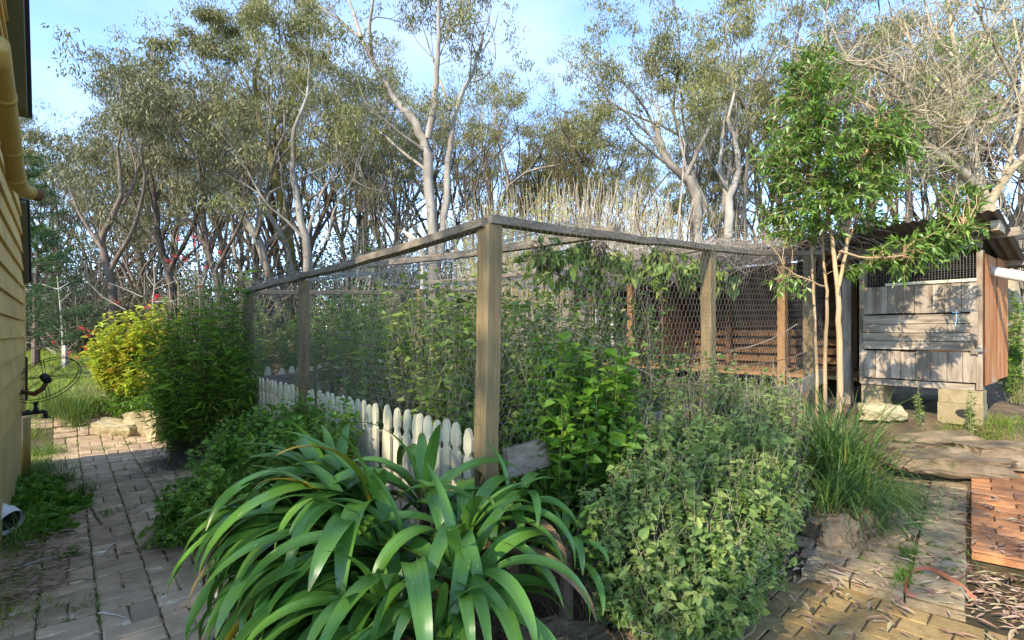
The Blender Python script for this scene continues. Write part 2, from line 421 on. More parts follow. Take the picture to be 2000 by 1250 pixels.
def lay(me, p, rotz, parent, mat, tilt=.012, name='brick', zoff=0.0, slope=True):
    o = link(name, me, parent)
    e = .12
    z = gz(p)
    sx = (gz((p[0] + e, p[1])) - gz((p[0] - e, p[1]))) / (2 * e) if slope else 0
    sy = (gz((p[0], p[1] + e)) - gz((p[0], p[1] - e))) / (2 * e) if slope else 0
    n = Vector((-sx + random.gauss(0, tilt), -sy + random.gauss(0, tilt), 1)).normalized()
    q = Vector((0, 0, 1)).rotation_difference(n)
    o.rotation_mode = 'QUATERNION'
    o.rotation_quaternion = q @ Matrix.Rotation(rotz, 3, 'Z').to_quaternion()
    o.location = (p[0], p[1], z + zoff + random.gauss(0, .002))
    if len(me.materials) == 0: me.materials.append(mat)
    return o

def lay2(me, p, rotz, parent, mat, z, nrm_=(0, 0), tilt=.005, name='paver'):
    o = link(name, me, parent)
    o.rotation_mode = 'QUATERNION'
    o.rotation_quaternion = Vector((0, 0, 1)).rotation_difference(Vector((nrm_[0] + random.gauss(0, tilt), nrm_[1] + random.gauss(0, tilt), 1)).normalized()) @ Matrix.Rotation(rotz, 3, 'Z').to_quaternion()
    o.location = (p[0], p[1], z + random.gauss(0, .0015))
    if len(me.materials) == 0: me.materials.append(mat)
    return o

path = MB()
pa = np.linspace(-5.1, 2.35, 40); pb = np.linspace(-.05, 1.75, 12)
PA, PB = np.meshgrid(pa, pb)
PP = HC[:2][None, None, :] + PA[..., None] * D1[:2] + PB[..., None] * D2[:2]
PZ = np.stack([ground(PP[k, :, 0], PP[k, :, 1]) for k in range(len(pb))]) - .002
I = (np.arange(len(pb) - 1)[:, None] * len(pa) + np.arange(len(pa) - 1)[None, :]).ravel()
path.add(np.concatenate([PP, PZ[..., None]], -1).reshape(-1, 3), np.stack([I, I + 1, I + len(pa) + 1, I + len(pa)], -1))
M['joint'] = surf('mossy_joint_sand', [(.045, .05, .015), (.09, .075, .035), (.13, .10, .065)], 7, rough=1, bump=.8, rnd=0, bump_scale=60)
path_o = tag(path.build('path', M['joint']), kind='structure')
U = .235
bm = [paver_mesh('brick', .226, .112, .05, k) for k in range(6)]
rot_d2 = math.atan2(D2[1], D2[0])
cnt = 0
for i in range(-21, 10):                       # basket weave: squares of two bricks, turned in turn
    for j in range(0, 7):
        a0 = i * U + U / 2 + .05; b0 = j * U + U / 2 - .02
        if b0 > 1.62 or a0 > 2.3 or (j == 0 and i > -11 and (i * 7 % 5) != 1) or (j == 1 and i < -3 and i % 3 == 0 and i > -9): continue
        if j == 6 and i > 2: continue
        for k in (-1, 1):
            if (i + j) % 2: a1, b1, rz = a0, b0 + k * U / 4, rot_d2 + math.pi / 2
            else: a1, b1, rz = a0 + k * U / 4, b0, rot_d2
            p = ab(a1, b1)
            if p[1] < 2.05: continue
            lay(bm[cnt % 6], p, rz + random.gauss(0, .012), path_o, M['brick'], zoff=.012); cnt += 1

# right-hand paving: yellow pavers at the foot, grey stones a step up, orange bricks at the top
E1 = nrm(np.array([-.70, .714, 0.0])); E2 = nrm(np.array([.714, .70, 0.0]))
rotE = math.atan2(E2[1], E2[0])
def sheet(name, quad, mat, dz, parent=None, zf=None):
    m = MB(); n = 24
    q = [np.array(k) for k in quad]
    V = []
    for i in range(n + 1):
        for j in range(n + 1):
            s, t = i / n, j / n
            p = (1 - s) * ((1 - t) * q[0] + t * q[1]) + s * ((1 - t) * q[3] + t * q[2])
            V.append((p[0], p[1], (gz(p) if zf is None else zf(p)) + dz))
    I = (np.arange(n)[:, None] * (n + 1) + np.arange(n)[None, :]).ravel()
    m.add(V, np.stack([I, I + n + 1, I + n + 2, I + 1], -1))
    return tag(m.build(name, mat, parent), kind='structure')

M['dirt_joint'] = surf('brown_joint_dirt', [(.03, .026, .010), (.06, .045, .02), (.09, .065, .035)], 8, rough=1, bump=.8, rnd=0, bump_scale=60)
yard = sheet('paved_yard', [(.9, 1.5), (3.6, 1.3), (4.0, 2.6), (1.0, 3.3)], M['dirt_joint'], .019, None, lambda p: 0.0)
ym = [paver_mesh('paver', .1945, .1345, .05, 40 + k, .003, .005) for k in range(6)]
gm = [paver_mesh('paver', .224, .134, .07, 60 + k, .006, .009) for k in range(6)]
cnt = 0
for r_ in range(-14, 8):
    for c_ in range(-12, 14):
        p2 = np.array([1.62, 2.74]) + E2[:2] * (r_ * .1425) - E1[:2] * ((c_ + .5 * (r_ % 2)) * .2025)
        if not (.9 < p2[0] < 2.75 and 1.9 < p2[1] < 3.4) or (p2 - RO) @ -RA < .0: continue
        lay2(ym[cnt % 6], p2, math.atan2(-E1[1], -E1[0]) + random.gauss(0, .012), yard, M['brick_y'], .026); cnt += 1
# grey stone ramp a step up
step = sheet('stone_step', [tuple(RO), tuple(RO + RA * 2.2), tuple(RO + RA * 2.2 - RB * .85), tuple(RO - RB * .85)], M['dirt_joint'], -.014, None, RZ)
cnt = 0
for r_ in range(0, 15):
    for c_ in range(0, 5):
        p2 = RO + RA * (r_ * .146 + .073) - RB * (c_ * .236 + .117 + (.05 if r_ % 2 and c_ else 0))
        if (p2[0] - .62 * p2[1]) < -.32: continue
        lay2(gm[cnt % 6], p2, math.atan2(RB[1], RB[0]) + random.gauss(0, .018), step, M['brick_g'], RZ(p2), -.055 * RA, .010); cnt += 1
# orange brick landing beside the ramp
lq = [np.array([2.615, 3.025])]
ea, eb = RA, RB
lq += [lq[0] + eb * 1.5, lq[0] + eb * 1.5 + ea * 1.95, lq[0] + ea * 1.95]
LN = lambda s, t: (1 - s) * ((1 - t) * lq[0] + t * lq[1]) + s * ((1 - t) * lq[3] + t * lq[2])
LZf = lambda p: .165 + .062 * float((np.asarray(p)[:2] - lq[0]) @ ea)
land = MB(); n = 10
V = [(*LN(i / n, j / n), LZf(LN(i / n, j / n)) - .012) for i in range(n + 1) for j in range(n + 1)]
I = (np.arange(n)[:, None] * (n + 1) + np.arange(n)[None, :]).ravel()
land.add(V, np.stack([I, I + n + 1, I + n + 2, I + 1], -1))
V2 = [(*(LN(i / n, 0) + eb * .02), zz) for i in range(n + 1) for zz in (-.05, LZf(LN(i / n, 0)) - .012)]
land.add(V2, [(2 * i, 2 * i + 2, 2 * i + 3, 2 * i + 1) for i in range(n)])
V3 = [(*(LN(0, i / n) + ea * .03), zz) for i in range(n + 1) for zz in (-.05, LZf(LN(0, i / n)) - .012)]
land.add(V3, [(2 * i, 2 * i + 1, 2 * i + 3, 2 * i + 2) for i in range(n)])
land_o = tag(land.build('brick_landing', M['dirt_joint']), kind='structure')
om = [paver_mesh('brick', .226, .108, .055, 80 + k, .004, .006) for k in range(6)]
for q in om: q.materials.append(M['brick_o'])
cnt = 0
for r_ in range(0, 17):
    for c_ in range(0, 6):
        a0 = r_ * .115 + .058; b0 = c_ * .2335 + .116 + (.116 if r_ % 2 else 0)
        p2 = lq[0] + ea * a0 + eb * b0
        if a0 > 1.92 or b0 > 1.4: continue
        o = link('brick', om[cnt % 6], land_o)
        o.location = (p2[0], p2[1], LZf(p2) + random.gauss(0, .002))
        o.rotation_mode = 'QUATERNION'
        o.rotation_quaternion = Vector((0, 0, 1)).rotation_difference(Vector((-.062 * ea[0] + random.gauss(0, .008), -.062 * ea[1] + random.gauss(0, .008), 1)).normalized()) @ Matrix.Rotation(math.atan2(eb[1], eb[0]) + random.gauss(0, .012), 3, 'Z').to_quaternion()
        if b0 > .42 and random.random() < .75:
            o.material_slots[0].link = 'OBJECT'; o.material_slots[0].material = M['brick_g']
        cnt += 1
    if r_ % 2:                                   # half bricks close the edge
        p2 = lq[0] + ea * (r_ * .115 + .058) + eb * .056
        o = link('brick', om[cnt % 6], land_o); o.scale = (.48, 1, 1); o.location = (p2[0], p2[1], LZf(p2)); o.rotation_euler = (0, 0, math.atan2(eb[1], eb[0])); cnt += 1

# ------------------------------------------------------------------ rocks
def rock(name, label, c, size, seed, mat, rotz=0.0, cat='rock', group=None, flat=.22):
    import bmesh
    r = np.random.default_rng(seed)
    bm_ = bmesh.new()
    bmesh.ops.create_cube(bm_, size=2.0)
    bmesh.ops.subdivide_edges(bm_, edges=bm_.edges[:], cuts=9, use_grid_fill=True)
    off = r.uniform(0, 20, 3)
    for v in bm_.verts:
        p = np.array(v.co)
        q = np.sign(p) * np.abs(p) ** 1.0
        ln = np.linalg.norm(p)
        sph = p / ln * 1.25
        p = p * (1 - flat) + sph * flat
        d = sum(math.sin(p @ r2 * f + o2) * a_ for r2, f, o2, a_ in nz_)if False else 0
        k = (math.sin(p[0] * 2.1 + off[0]) * math.cos(p[1] * 2.7 + off[1]) + math.sin(p[2] * 3.1 + off[2] + p[0])) * .10
        k += math.sin(p[0] * 6.3 + off[1]) * math.sin(p[1] * 5.7 + off[2]) * .05 + math.sin(p[0] * 13 + off[2]) * math.sin(p[1] * 11 + p[2] * 9 + off[0]) * .03 + r.normal(0, .016)
        p = p * (1 + k)
        v.co = Vector((p[0] * size[0] / 2, p[1] * size[1] / 2, p[2] * size[2] / 2))
    me = bpy.data.meshes.new(name); bm_.to_mesh(me); bm_.free()
    me.materials.append(mat)
    for f_ in me.polygons: f_.use_smooth = False
    o = link(name, me, None, c); o.rotation_euler = (r.normal(0, .05), r.normal(0, .05), rotz)
    return tag(o, label, cat, group)

nz_ = []
p = at(1850, 885, 4.35); rock('flat_rock', 'long flat sandstone rock with shadowed underside, edging the orange bricks', (p[0], p[1], gz(p) + .03), (.78, .34, .15), 1, M['stone'], -.12)
p = at(1945, 880, 4.4); rock('flat_rock', 'brown sandstone slab beside the grass at the shed footing', (p[0] + .05, p[1], gz(p) + .03), (.62, .34, .17), 2, M['stone'], -.05)
p = at(2030, 885, 4.4); rock('flat_rock', 'end sandstone slab past the cracked joint of the rock edging', (p[0] + .12, p[1], gz(p) + .02), (.6, .36, .17), 3, M['stone'], .1)
p = at(1830, 850, 4.75); rock('flat_rock', 'low mossy rock half buried in the dirt ramp to the shed', (p[0], p[1], gz(p) - .0), (.62, .25, .10), 4, M['stone'], -.1)
p = at(1755, 845, 4.7); rock('flat_rock', 'pale tilted rock at the foot of the strappy grass', (p[0], p[1], gz(p) + .0), (.35, .22, .10), 5, M['stone'], .3)
p = at(1720, 797, 5.3); rock('sandstone_block', 'rounded yellow stone against the left footing of the shed', (p[0], p[1], gz(p) + .05), (.36, .22, .16), 6, M['stone_pale'], -.3)
p = at(1625, 1030, 3.35); rock('edging_stone', 'brown edging stone under the grass fringe at the bed corner', (p[0], p[1], gz(p) - .02), (.26, .2, .2), 7, M['stone'], .2)
p = at(1675, 1020, 3.5); rock('edging_stone', 'small edging stone beside the hanging dry grass', (p[0], p[1], gz(p) - .0), (.16, .16, .18), 8, M['stone'], .5)
p = at(1110, 1175, 2.15); rock('edging_stone', 'reddish bank stone below the strap leaved lilies', (p[0], p[1], .05), (.36, .24, .24), 9, M['stone'], .1)
p = at(1205, 1205, 2.1); rock('edging_stone', 'dark bank stone under the overhanging mint', (p[0], p[1], .03), (.3, .2, .22), 10, M['stone'], .3)
# sandstone blocks at the end of the brick path
p = at(228, 842, 7.05); rock('sandstone_block', 'pale mossy sandstone block lying at the end of the brick path', (p[0], p[1], .10), (.44, .28, .22), 11, M['stone_pale'], .15, cat='stone block', flat=.12)
p = at(284, 822, 7.2); rock('sandstone_block', 'large pale sandstone block standing behind the mossy one', (p[0], p[1], .17), (.46, .3, .34), 12, M['stone_pale'], .1, cat='stone block', flat=.12)
p = at(318, 836, 6.9); rock('sandstone_block', 'leaning sandstone slab propped beside the dark feathery shrub', (p[0], p[1], .15), (.12, .3, .34), 13, M['stone_pale'], -.3, cat='stone block', flat=.1)
# timber edging of the lawn bank
m = MB(); c = (ab(2.42, -.35) + ab(2.42, 1.6)) / 2; c[2] = .12
m.box(c, D2 * 1.1, D1 * .04, UP * .13)
o = m.build('timber_edging', M['rail'], origin=c); tag(o, 'brown timber sleeper edging the lawn bank at the path end', 'sleeper')

# ------------------------------------------------------------------ house
house = thing('house', 'ochre weatherboard house with dark steep barge board beside the brick path', 'house', HC)
def wall_start(z):
    if z < 1.9: return 0.0
    if z < 2.6: return (z - 1.9) / .7 * .39
    if z < 3.1: return .40
    return 1.42 + (z - 3.1) / 1.35
EX = .158
k = 0
z0 = .73
while z0 < 4.3:
    ta, tb = wall_start(z0), wall_start(z0 + EX)
    te = 3.95 if z0 < 3.1 else 3.22 - (z0 - 3.1) / 1.35
    if ta < te - .1:
        m = MB()
        # cross-section: bottom edge stands 18 mm proud, top edge tucks under the next board
        def P(t, z, o_): return HC + (-t) * D1 + D2 * o_ + UP * z
        prof = [(z0, .0), (z0, .024), (z0 + EX + .012, .004), (z0 + EX + .012, -.012)]
        V = [P(ta if z < z0 + .05 else tb, z, o_) for z, o_ in prof] + [P(te, z, o_) for z, o_ in prof]
        m.add(V, [(0, 1, 5, 4), (1, 2, 6, 5), (2, 3, 7, 6), (3, 2, 1, 0), (4, 5, 6, 7)])
        part(m, 'weatherboard', M['house'], house)
    z0 += EX; k += 1
m = MB(); c = HC + D2 * -.02 - D1 * 1.97 + UP * .35
m.box(c, D1 * 1.97, D2 * .02, UP * .40); part(m, 'base_panel', M['house_base'], house)
# body of the house behind the boards and its wing past the recess
m = MB()
def gable(t0, t1, b0, b1, outline):
    V = [HC - t * D1 + b0 * D2 + UP * z for t, z in outline] + [HC - t * D1 + b1 * D2 + UP * z for t, z in outline]
    n = len(outline)
    return V, [(i, (i + 1) % n, n + (i + 1) % n, n + i) for i in range(n)], n
outl = [(0.02, 0), (0.02, 1.9), (.41, 2.6), (.42, 3.1), (1.42, 3.1), (2.32, 4.3), (3.22, 3.1), (3.93, 3.1), (3.93, 0)]
V, Q, n = gable(0, 0, -.035, -6, outl)
T = []
m.add(V, Q, [(0, 1, 2), (0, 2, 3), (0, 3, 4), (0, 4, 6), (4, 5, 6), (0, 6, 8), (6, 7, 8)])
part(m, 'wall', M['house_base'], house)
# steep upper barge board with roof edge
def slab_line(name, t0, z0_, t1, z1_, o0, o1, w, mat):
    m = MB()
    d = nrm(np.array([t1 - t0, z1_ - z0_])); nn = np.array([-d[1], d[0]])
    if nn[0] > 0: nn = -nn           # outward side of the slope
    def P(t, z, o_): return HC - t * D1 + D2 * o_ + UP * z
    c4 = [(t0, z0_), (t1, z1_), (t1 - nn[0] * w, z1_ - nn[1] * w), (t0 - nn[0] * w * .2, z0_ - abs(nn[1]) * w * .2 - .0)]
    c4[3] = (t0 + w / max(.3, abs(d[1])) * .9, z0_)
    V = [P(t, z, o0) for t, z in c4] + [P(t, z, o1) for t, z in c4]
    m.add(V, [(0, 3, 2, 1), (4, 5, 6, 7), (0, 1, 5, 4), (1, 2, 6, 5), (2, 3, 7, 6), (3, 0, 4, 7)])
    return part(m, name, mat, house)
slab_line('barge_board', 1.36, 3.1, 2.33, 4.42, -.05, .10, .20, M['fascia'])
re_ = slab_line('roof_edge', 1.30, 3.12, 2.31, 4.48, -.3, .125, .05, M['roof_dark'])
slab_line('barge_board', .0, 1.88, .42, 2.62, -.05, .055, .07, M['fascia'])
slab_line('roof_edge', -.03, 1.90, .40, 2.64, -.3, .075, .03, M['roof_dark'])
m = MB(); m.box(HC + D2 * -.01 - D1 * .0 + UP * 1.25, D1 * .012, D2 * .04, UP * .62); part(m, 'corner_trim', M['house'], house)
# fat ochre drain pipe falling along the wall to an elbow
def wp(t, o_, z): return HC - t * D1 + D2 * o_ + UP * z
m = MB()
pl = [wp(3.93, .10, 2.622), wp(3.8, .10, 2.59), wp(3.1, .10, 2.42), wp(2.75, .10, 2.335), wp(2.62, .105, 2.305), wp(2.54, .13, 2.29), wp(2.51, .16, 2.285)]
m.tube(pl, .044, 16); pipe = part(m, 'drain_pipe', M['pipe'], house, True)
m = MB(); m.tube([wp(2.51, .155, 2.285), wp(2.48, .20, 2.283)], .040, 12); part(m, 'pipe_stub', M['rust_iron'], pipe, True)
for t_ in (3.55, 3.05, 2.72):
    zz = 2.335 + (t_ - 2.75) * .2445
    m = MB(); m.tube([wp(t_ + .02, .10, zz + .005), wp(t_ - .02, .10, zz - .005)], .0475, 16); part(m, 'pipe_collar', M['pipe'], pipe, True)
# small downpipe at the corner, tap, bracket
m = MB(); m.tube([wp(-.06, .03, .0), wp(-.06, .03, .56)], .036, 12); part(m, 'downpipe', M['pipe'], house, True)
tap = thing('garden_tap', 'dark brass garden tap on a bent pipe at the house corner', 'tap', wp(-.10, .05, .55))
m = MB(); m.tube([wp(-.04, .0, .60), wp(-.10, .10, .60), wp(-.13, .17, .60)], .018, 8)
part(m, 'spout', M['black'], tap, True)
m = MB(); m.tube([wp(-.13, .17, .605), wp(-.135, .175, .54)], .02, 8); m.tube([wp(-.14, .18, .545), wp(-.14, .18, .535)], .034, 8); part(m, 'nozzle', M['black'], tap, True)
m = MB(); m.tube([wp(-.09, .10, .6), wp(-.09, .10, .68)], [.026, .014], 8); m.tube([wp(-.09, .10, .68), wp(-.09, .10, .71)], .02, 8); part(m, 'handle', M['black'], tap, True)

# iron wheel hose hanger on a wall bracket
wc = at(88, 738, 4.95)
wheel = thing('wheel_hose_hanger', 'old black iron spoked wheel on a bracket fixed to the house wall', 'iron wheel', wc)
ax = nrm(np.array([.06, -.70, .72])); e1 = nrm(np.cross(ax, np.array([0.2, .3, .9]))); e2 = np.cross(ax, e1)
e1 = nrm(np.array([1.0, .05, -.03]) - ax * (np.array([1.0, .05, -.03]) @ ax)); e2 = np.cross(ax, e1)
def circ(c, r, n=48): return [c + r * (math.cos(k / n * 2 * math.pi) * e1 + math.sin(k / n * 2 * math.pi) * e2) for k in range(n + 1)]
for k, rr, dz in ((0, .265, 0.0), (1, .272, -.03)):
    m = MB(); m.tube(circ(wc + ax * dz, rr), .004, 6, False); part(m, 'rim', M['black'], wheel, True)
m = MB(); m.tube([wc - ax * .05, wc + ax * .03], .034, 10); part(m, 'hub', M['black'], wheel, True)
for k in range(6):
    th = k * math.pi / 3 + .1
    d = math.cos(th) * e1 + math.sin(th) * e2
    sd = math.cos(th + 1.57) * e1 + math.sin(th + 1.57) * e2
    for q in (-1, 1):
        m = MB(); m.tube([wc + d * .03 + sd * q * .01, wc + d * .268 + sd * q * .01], .003, 5); part(m, 'spoke', M['black'], wheel, True)
m = MB(); pb_ = [wc - ax * .03, wc + np.array([-.02, 0, -.10]), wc + np.array([-.10, 0, -.15]), wc + np.array([-.22, .0, -.13]), wc + np.array([-.30, .02, -.07])]
m.tube(pb_, [.012, .022, .024, .018, .016], 8); part(m, 'crank_arm', M['rust_iron'], wheel, True)
for q in (-.03, .03):
    b0_ = HC + D2 * .045 - D1 * (.22 + q)
    m = MB(); m.tube([b0_ + UP * .76, b0_ + UP * 1.17], .008, 6); part(m, 'wall_bracket', M['black'], wheel)

# white pipe end near the path
pe = at(8, 1012, 3.62)
m = MB()
m.tube([pe + np.array([-.55, .02, .10]), pe + np.array([-.05, .0, .03]), pe + np.array([.03, -.02, .0])], .075, 16, False)
m.tube([pe + np.array([.00, -.01, .01]), pe + np.array([.05, -.025, -.01]), pe + np.array([.078, -.03, -.02])], .086, 16, False)
pv = tag(m.build('drain_outlet', M['pvc'], origin=pe, smooth=True), 'white plastic drain pipe end sticking out over the weeds by the path', 'pipe')
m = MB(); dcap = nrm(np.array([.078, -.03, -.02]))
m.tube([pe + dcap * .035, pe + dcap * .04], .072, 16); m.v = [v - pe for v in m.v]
me = m.mesh('opening_shade'); me.materials.append(M['black']); link('opening_shade', me, pv)  # black disc across the pipe mouth, standing in for the shade inside

# ------------------------------------------------------------------ bird run
run = thing('bird_run', 'overgrown wire netted bird run of timber posts with cream picket base', 'bird run', PC)
def beam(name, p0, p1, w, h, mat, parent, sag=0.0, seg=6, jit=.004):
    """a squared timber between two points, a little bowed"""
    m = MB(); p0 = np.asarray(p0, float); p1 = np.asarray(p1, float)
    d = nrm(p1 - p0)
    sd = nrm(np.cross(d, UP)) if abs(d[2]) < .9 else D1
    hv = np.cross(sd, d) if abs(d[2]) < .9 else D2
    V = []
    for k in range(seg + 1):
        f = k / seg
        c = p0 + (p1 - p0) * f + UP * (-sag * 4 * f * (1 - f)) + rng.normal(0, jit, 3)
        for a_, b_ in ((-1, -.86), (-.86, -1), (.86, -1), (1, -.86), (1, .86), (.86, 1), (-.86, 1), (-1, .86)):
            V.append(c + sd * a_ * w / 2 + hv * b_ * h / 2)
    Q = []
    for k in range(seg):
        for j in range(8):
            Q.append((k * 8 + j, k * 8 + (j + 1) % 8, k * 8 + 8 + (j + 1) % 8, k * 8 + 8 + j))
    T = [(0, j + 1, j) for j in range(1, 7)] + [(seg * 8, seg * 8 + j, seg * 8 + j + 1) for j in range(1, 7)]
    m.add(V, Q, T)
    return part(m, name, mat, parent)

beam('corner_post', st(0, 0, -.1) + np.array([-.018, 0, 0]), st(0, 0, 1.925) + np.array([.012, 0, 0]), .092, .092, M['post'], run, jit=.002)
beam('post', st(0, 2.61, -.1), st(0, 2.61, 1.85), .095, .07, M['post'], run, jit=.002)
beam('post', st(0, 4.42, -.1), st(0, 4.42, 1.83), .09, .09, M['post'], run, jit=.002)
beam('post', st(2.05, 0, .1), st(2.05, 0, 2.0), .085, .075, M['post'], run, jit=.003)
beam('post', st(4.05, .05, .3), st(4.05, .05, 2.2), .09, .09, M['post'], run, jit=.003)
beam('post', st(2.2, 4.4, .4), st(2.2, 4.4, 2.0), .09, .09, M['post'], run)
beam('post', st(2.9, 2.0, .4), st(2.9, 2.0, 1.75), .11, .09, M['rail'], run)
beam('post', st(4.3, 3.6, .5), st(4.3, 3.6, 1.9), .13, .09, M['rail'], run)
# top rails
beam('top_rail', st(-.02, -.03, 1.935), st(-.02, 2.55, 1.885), .075, .045, M['rail'], run, .012)
beam('top_rail', st(-.02, 2.56, 1.885), st(-.02, 4.5, 1.86), .07, .045, M['rail'], run, .0)
beam('top_rail', st(-.02, -.02, 1.945), st(1.45, -.02, 2.0), .075, .045, M['rail'], run, .004)
beam('top_rail', st(1.46, -.02, 2.0), st(4.1, -.02, 2.19), .07, .042, M['rail'], run, .03)
beam('top_rail', st(.0, 4.43, 1.86), st(3.2, 4.43, 2.05), .06, .05, M['rail'], run, .02)
beam('roof_beam', st(1.0, .0, 2.02), st(1.0, 3.6, 2.17), .06, .06, M['rail'], run, .02)
beam('roof_beam', st(2.3, .05, 2.08), st(2.3, 4.4, 2.1), .05, .05, M['rail'], run, .03)
# base boards
beam('base_board', st(.06, -.05, .76), st(1.9, -.05, .84), .03, .15, M['rail'], run, 0)
beam('base_board', st(1.92, -.04, .84), st(3.55, -.05, .90), .03, .12, M['rail'], run, 0)
beam('base_board', st(3.56, -.05, .90), st(4.3, .0, .97), .04, .13, M['rail'], run, 0)
beam('base_board', st(.06, 4.2, .86), st(3.0, 4.2, 1.02), .04, .12, M['rail'], run, 0)
beam('base_rail', st(.06, .05, .70), st(.06, 4.4, .70), .04, .07, M['picket'], run, 0)
beam('base_rail', st(.06, .05, .30), st(.06, 4.4, .30), .04, .07, M['picket'], run, 0)

# pickets, each with a pointed head and a notched neck
def picket_mesh(name, h, seed):
    r = np.random.default_rng(seed); w = .034
    pr = [(-w, 0), (w, 0), (w, h - .165), (w * .62, h - .148), (w * .62, h - .132), (w * 1.0, h - .115), (w * 1.02, h - .06), (w * .55, h - .012), (0, h), (-w * .55, h - .012), (-w * 1.02, h - .06), (-w * 1.0, h - .115), (-w * .62, h - .132), (-w * .62, h - .148), (-w, h - .165)]
    n = len(pr); m = MB()
    V = [(x, -.009, z) for x, z in pr] + [(x, .009, z) for x, z in pr]
    Q = [(i, (i + 1) % n, n + (i + 1) % n, n + i) for i in range(n)]
    for s_ in (0, 1):
        o_ = s_ * n
        body = [(0, 1, 2, 14), (14, 2, 3, 13), (13, 3, 4, 12), (12, 4, 5, 11), (11, 5, 6, 10), (10, 6, 7, 9)]
        Q += [tuple(o_ + k for k in (q if not s_ else q[::-1])) for q in body]
    T = [(9, 7, 8), (n + 7, n + 9, n + 8)]
    m.add(V, Q, T)
    me = m.mesh(name); me.materials.append(M['picket']); return me
pk = [picket_mesh('picket', .86 + .012 * k, k) for k in range(3)]
rzp = math.atan2(D1[1], D1[0])
t_ = .16; k = 0
while t_ < 4.35:
    if abs(t_ - 2.61) > .07:
        o = link('picket', pk[k % 3], run)
        w_ = st(-.0, t_, .05) - PC
        o.location = (w_[0], w_[1], .055 + .006 * math.sin(k * 2.1)); o.rotation_euler = (random.gauss(0, .012), random.gauss(0, .012), rzp + random.gauss(0, .03))
    t_ += .0955; k += 1
s_ = .2
while s_ < 3.4:                              # far side of the run
    o = link('picket', pk[k % 3], run)
    w_ = st(s_, 4.36, 0) - PC
    o.location = (w_[0], w_[1], .125 + .035 * s_); o.rotation_euler = (random.gauss(0, .02), random.gauss(0, .02), rzp + math.pi / 2 + random.gauss(0, .04))
    s_ += .115; k += 1

# hexagonal netting
def netting(o, ux, uy, W, H, cell=.042, wire=.0008, bulge=None, seed=0):
    ux = np.asarray(ux, float); uy = np.asarray(uy, float); o = np.asarray(o, float)
    nn = nrm(np.cross(ux, uy))
    hx = cell; hy = cell * .86
    E = []
    nxx = int(W / hx) + 1; nyy = int(H / hy) + 1
    for j in range(nyy):
        for i in range(nxx):
            cx = i * hx + (hx / 2 if j % 2 else 0); cy = j * hy
            p0 = (cx, cy); p1 = (cx + hx / 2, cy + hy * .33); p2 = (cx + hx, cy); p3 = (cx + hx / 2, cy + hy)
            E += [(p0, p1), (p1, p2), (p1, p3)]
    E = np.array(E)
    E = E[(E[:, :, 0].max(1) <= W) & (E[:, :, 1].max(1) <= H)]
    def lift(q):
        x, y = q[:, 0], q[:, 1]
        P = o + x[:, None] * ux + y[:, None] * uy
        w = .010 * np.sin(x * 5 + seed) * np.sin(y * 6 + seed * 2) + .004 * np.sin(x * 23 + y * 17)
        P = P + nn * w[:, None]
        if bulge is not None: P = P + bulge(x, y)
        return P
    A = lift(E[:, 0]); B = lift(E[:, 1])
    d = nrm(B - A)
    s1 = nrm(np.cross(d, nn)); s2 = np.cross(d, s1)
    m = MB()
    ang = [0, 2.094, 4.189]
    V = np.stack([A + wire * (math.cos(a) * s1 + math.sin(a) * s2) for a in ang] + [B + wire * (math.cos(a) * s1 + math.sin(a) * s2) for a in ang], 1)
    I = np.arange(len(A))[:, None] * 6
    Q = np.concatenate([I + np.array([[j, (j + 1) % 3, 3 + (j + 1) % 3, 3 + j]]) for j in range(3)])
    m.add(V.reshape(-1, 3), Q)
    return m
m = netting(st(-.06, -.02, .95), D1, UP, 4.45, .98, .052, .0008); part(m, 'wire_netting', M['wire'], run)
m = netting(st(-.0, -.066, .80), D2, UP + .055 * 0, 4.1, 1.22, .045, .0009, bulge=lambda x, y: UP[None, :] * (x * .05 * (y / 1.2))[:, None]); part(m, 'wire_netting', M['wire'], run)
m = netting(st(.0, 4.47, 1.0), D2, UP, 3.6, 1.0, .05, .0009); part(m, 'wire_netting', M['wire'], run)
def roofsag(x, y):
    z = .055 * y * .9 - .14 * np.abs(np.sin(y * 1.2)) * np.sin(np.clip(x / 4.4, 0, 1) * 3.14) + .14 * np.exp(-((y - 1.0) / .4) ** 2)
    return UP[None, :] * z[:, None]
m = netting(st(.0, .0, 1.955), D1, D2, 4.4, 4.0, .05, .0010, bulge=roofsag, seed=3); part(m, 'roof_netting', M['wire'], run)

# ------------------------------------------------------------------ small shed on blocks
SL = np.array([3.79, 5.74, 0]); e_ = -D1
SB = SL + D2 * 0
shed = thing('poultry_shed', 'small weathered board shed with rusted iron side on concrete blocks', 'shed', (SL[0], SL[1], .84))
def sp(u, k, z): return SL + e_ * u + D2 * k + UP * z
WS = .965
def plank(name, u0, u1, z0_, z1_, mat, k=0.0, th=.018):
    m = MB(); m.box(sp((u0 + u1) / 2, k - th / 2, (z0_ + z1_) / 2), e_ * (u1 - u0) / 2, D2 * th / 2, UP * (z1_ - z0_) / 2)
    return part(m, name, mat, shed)
def planks_v(z0_, z1_, n, k):
    us = np.linspace(.02, WS - .02, n + 1) + np.concatenate([[0], rng.normal(0, .012, n - 1), [0]])
    for i in range(n):
        plank('plank', us[i] + .0022, us[i + 1] - .0022, z0_ + rng.normal(0, .003), z1_ + rng.normal(0, .003), M['shed_board'], k + rng.normal(0, .003))
planks_v(.925, 1.212, 8, -.01)
zz = [1.228, 1.315, 1.40, 1.49, 1.585]
for i in range(4): plank('plank', .02 + rng.normal(0, .006), WS - .035 + rng.normal(0, .006), zz[i] + .003, zz[i + 1] - .003, M['shed_board_h'], -.028 + rng.normal(0, .003), .02)
planks_v(1.60, 1.885, 8, -.006)
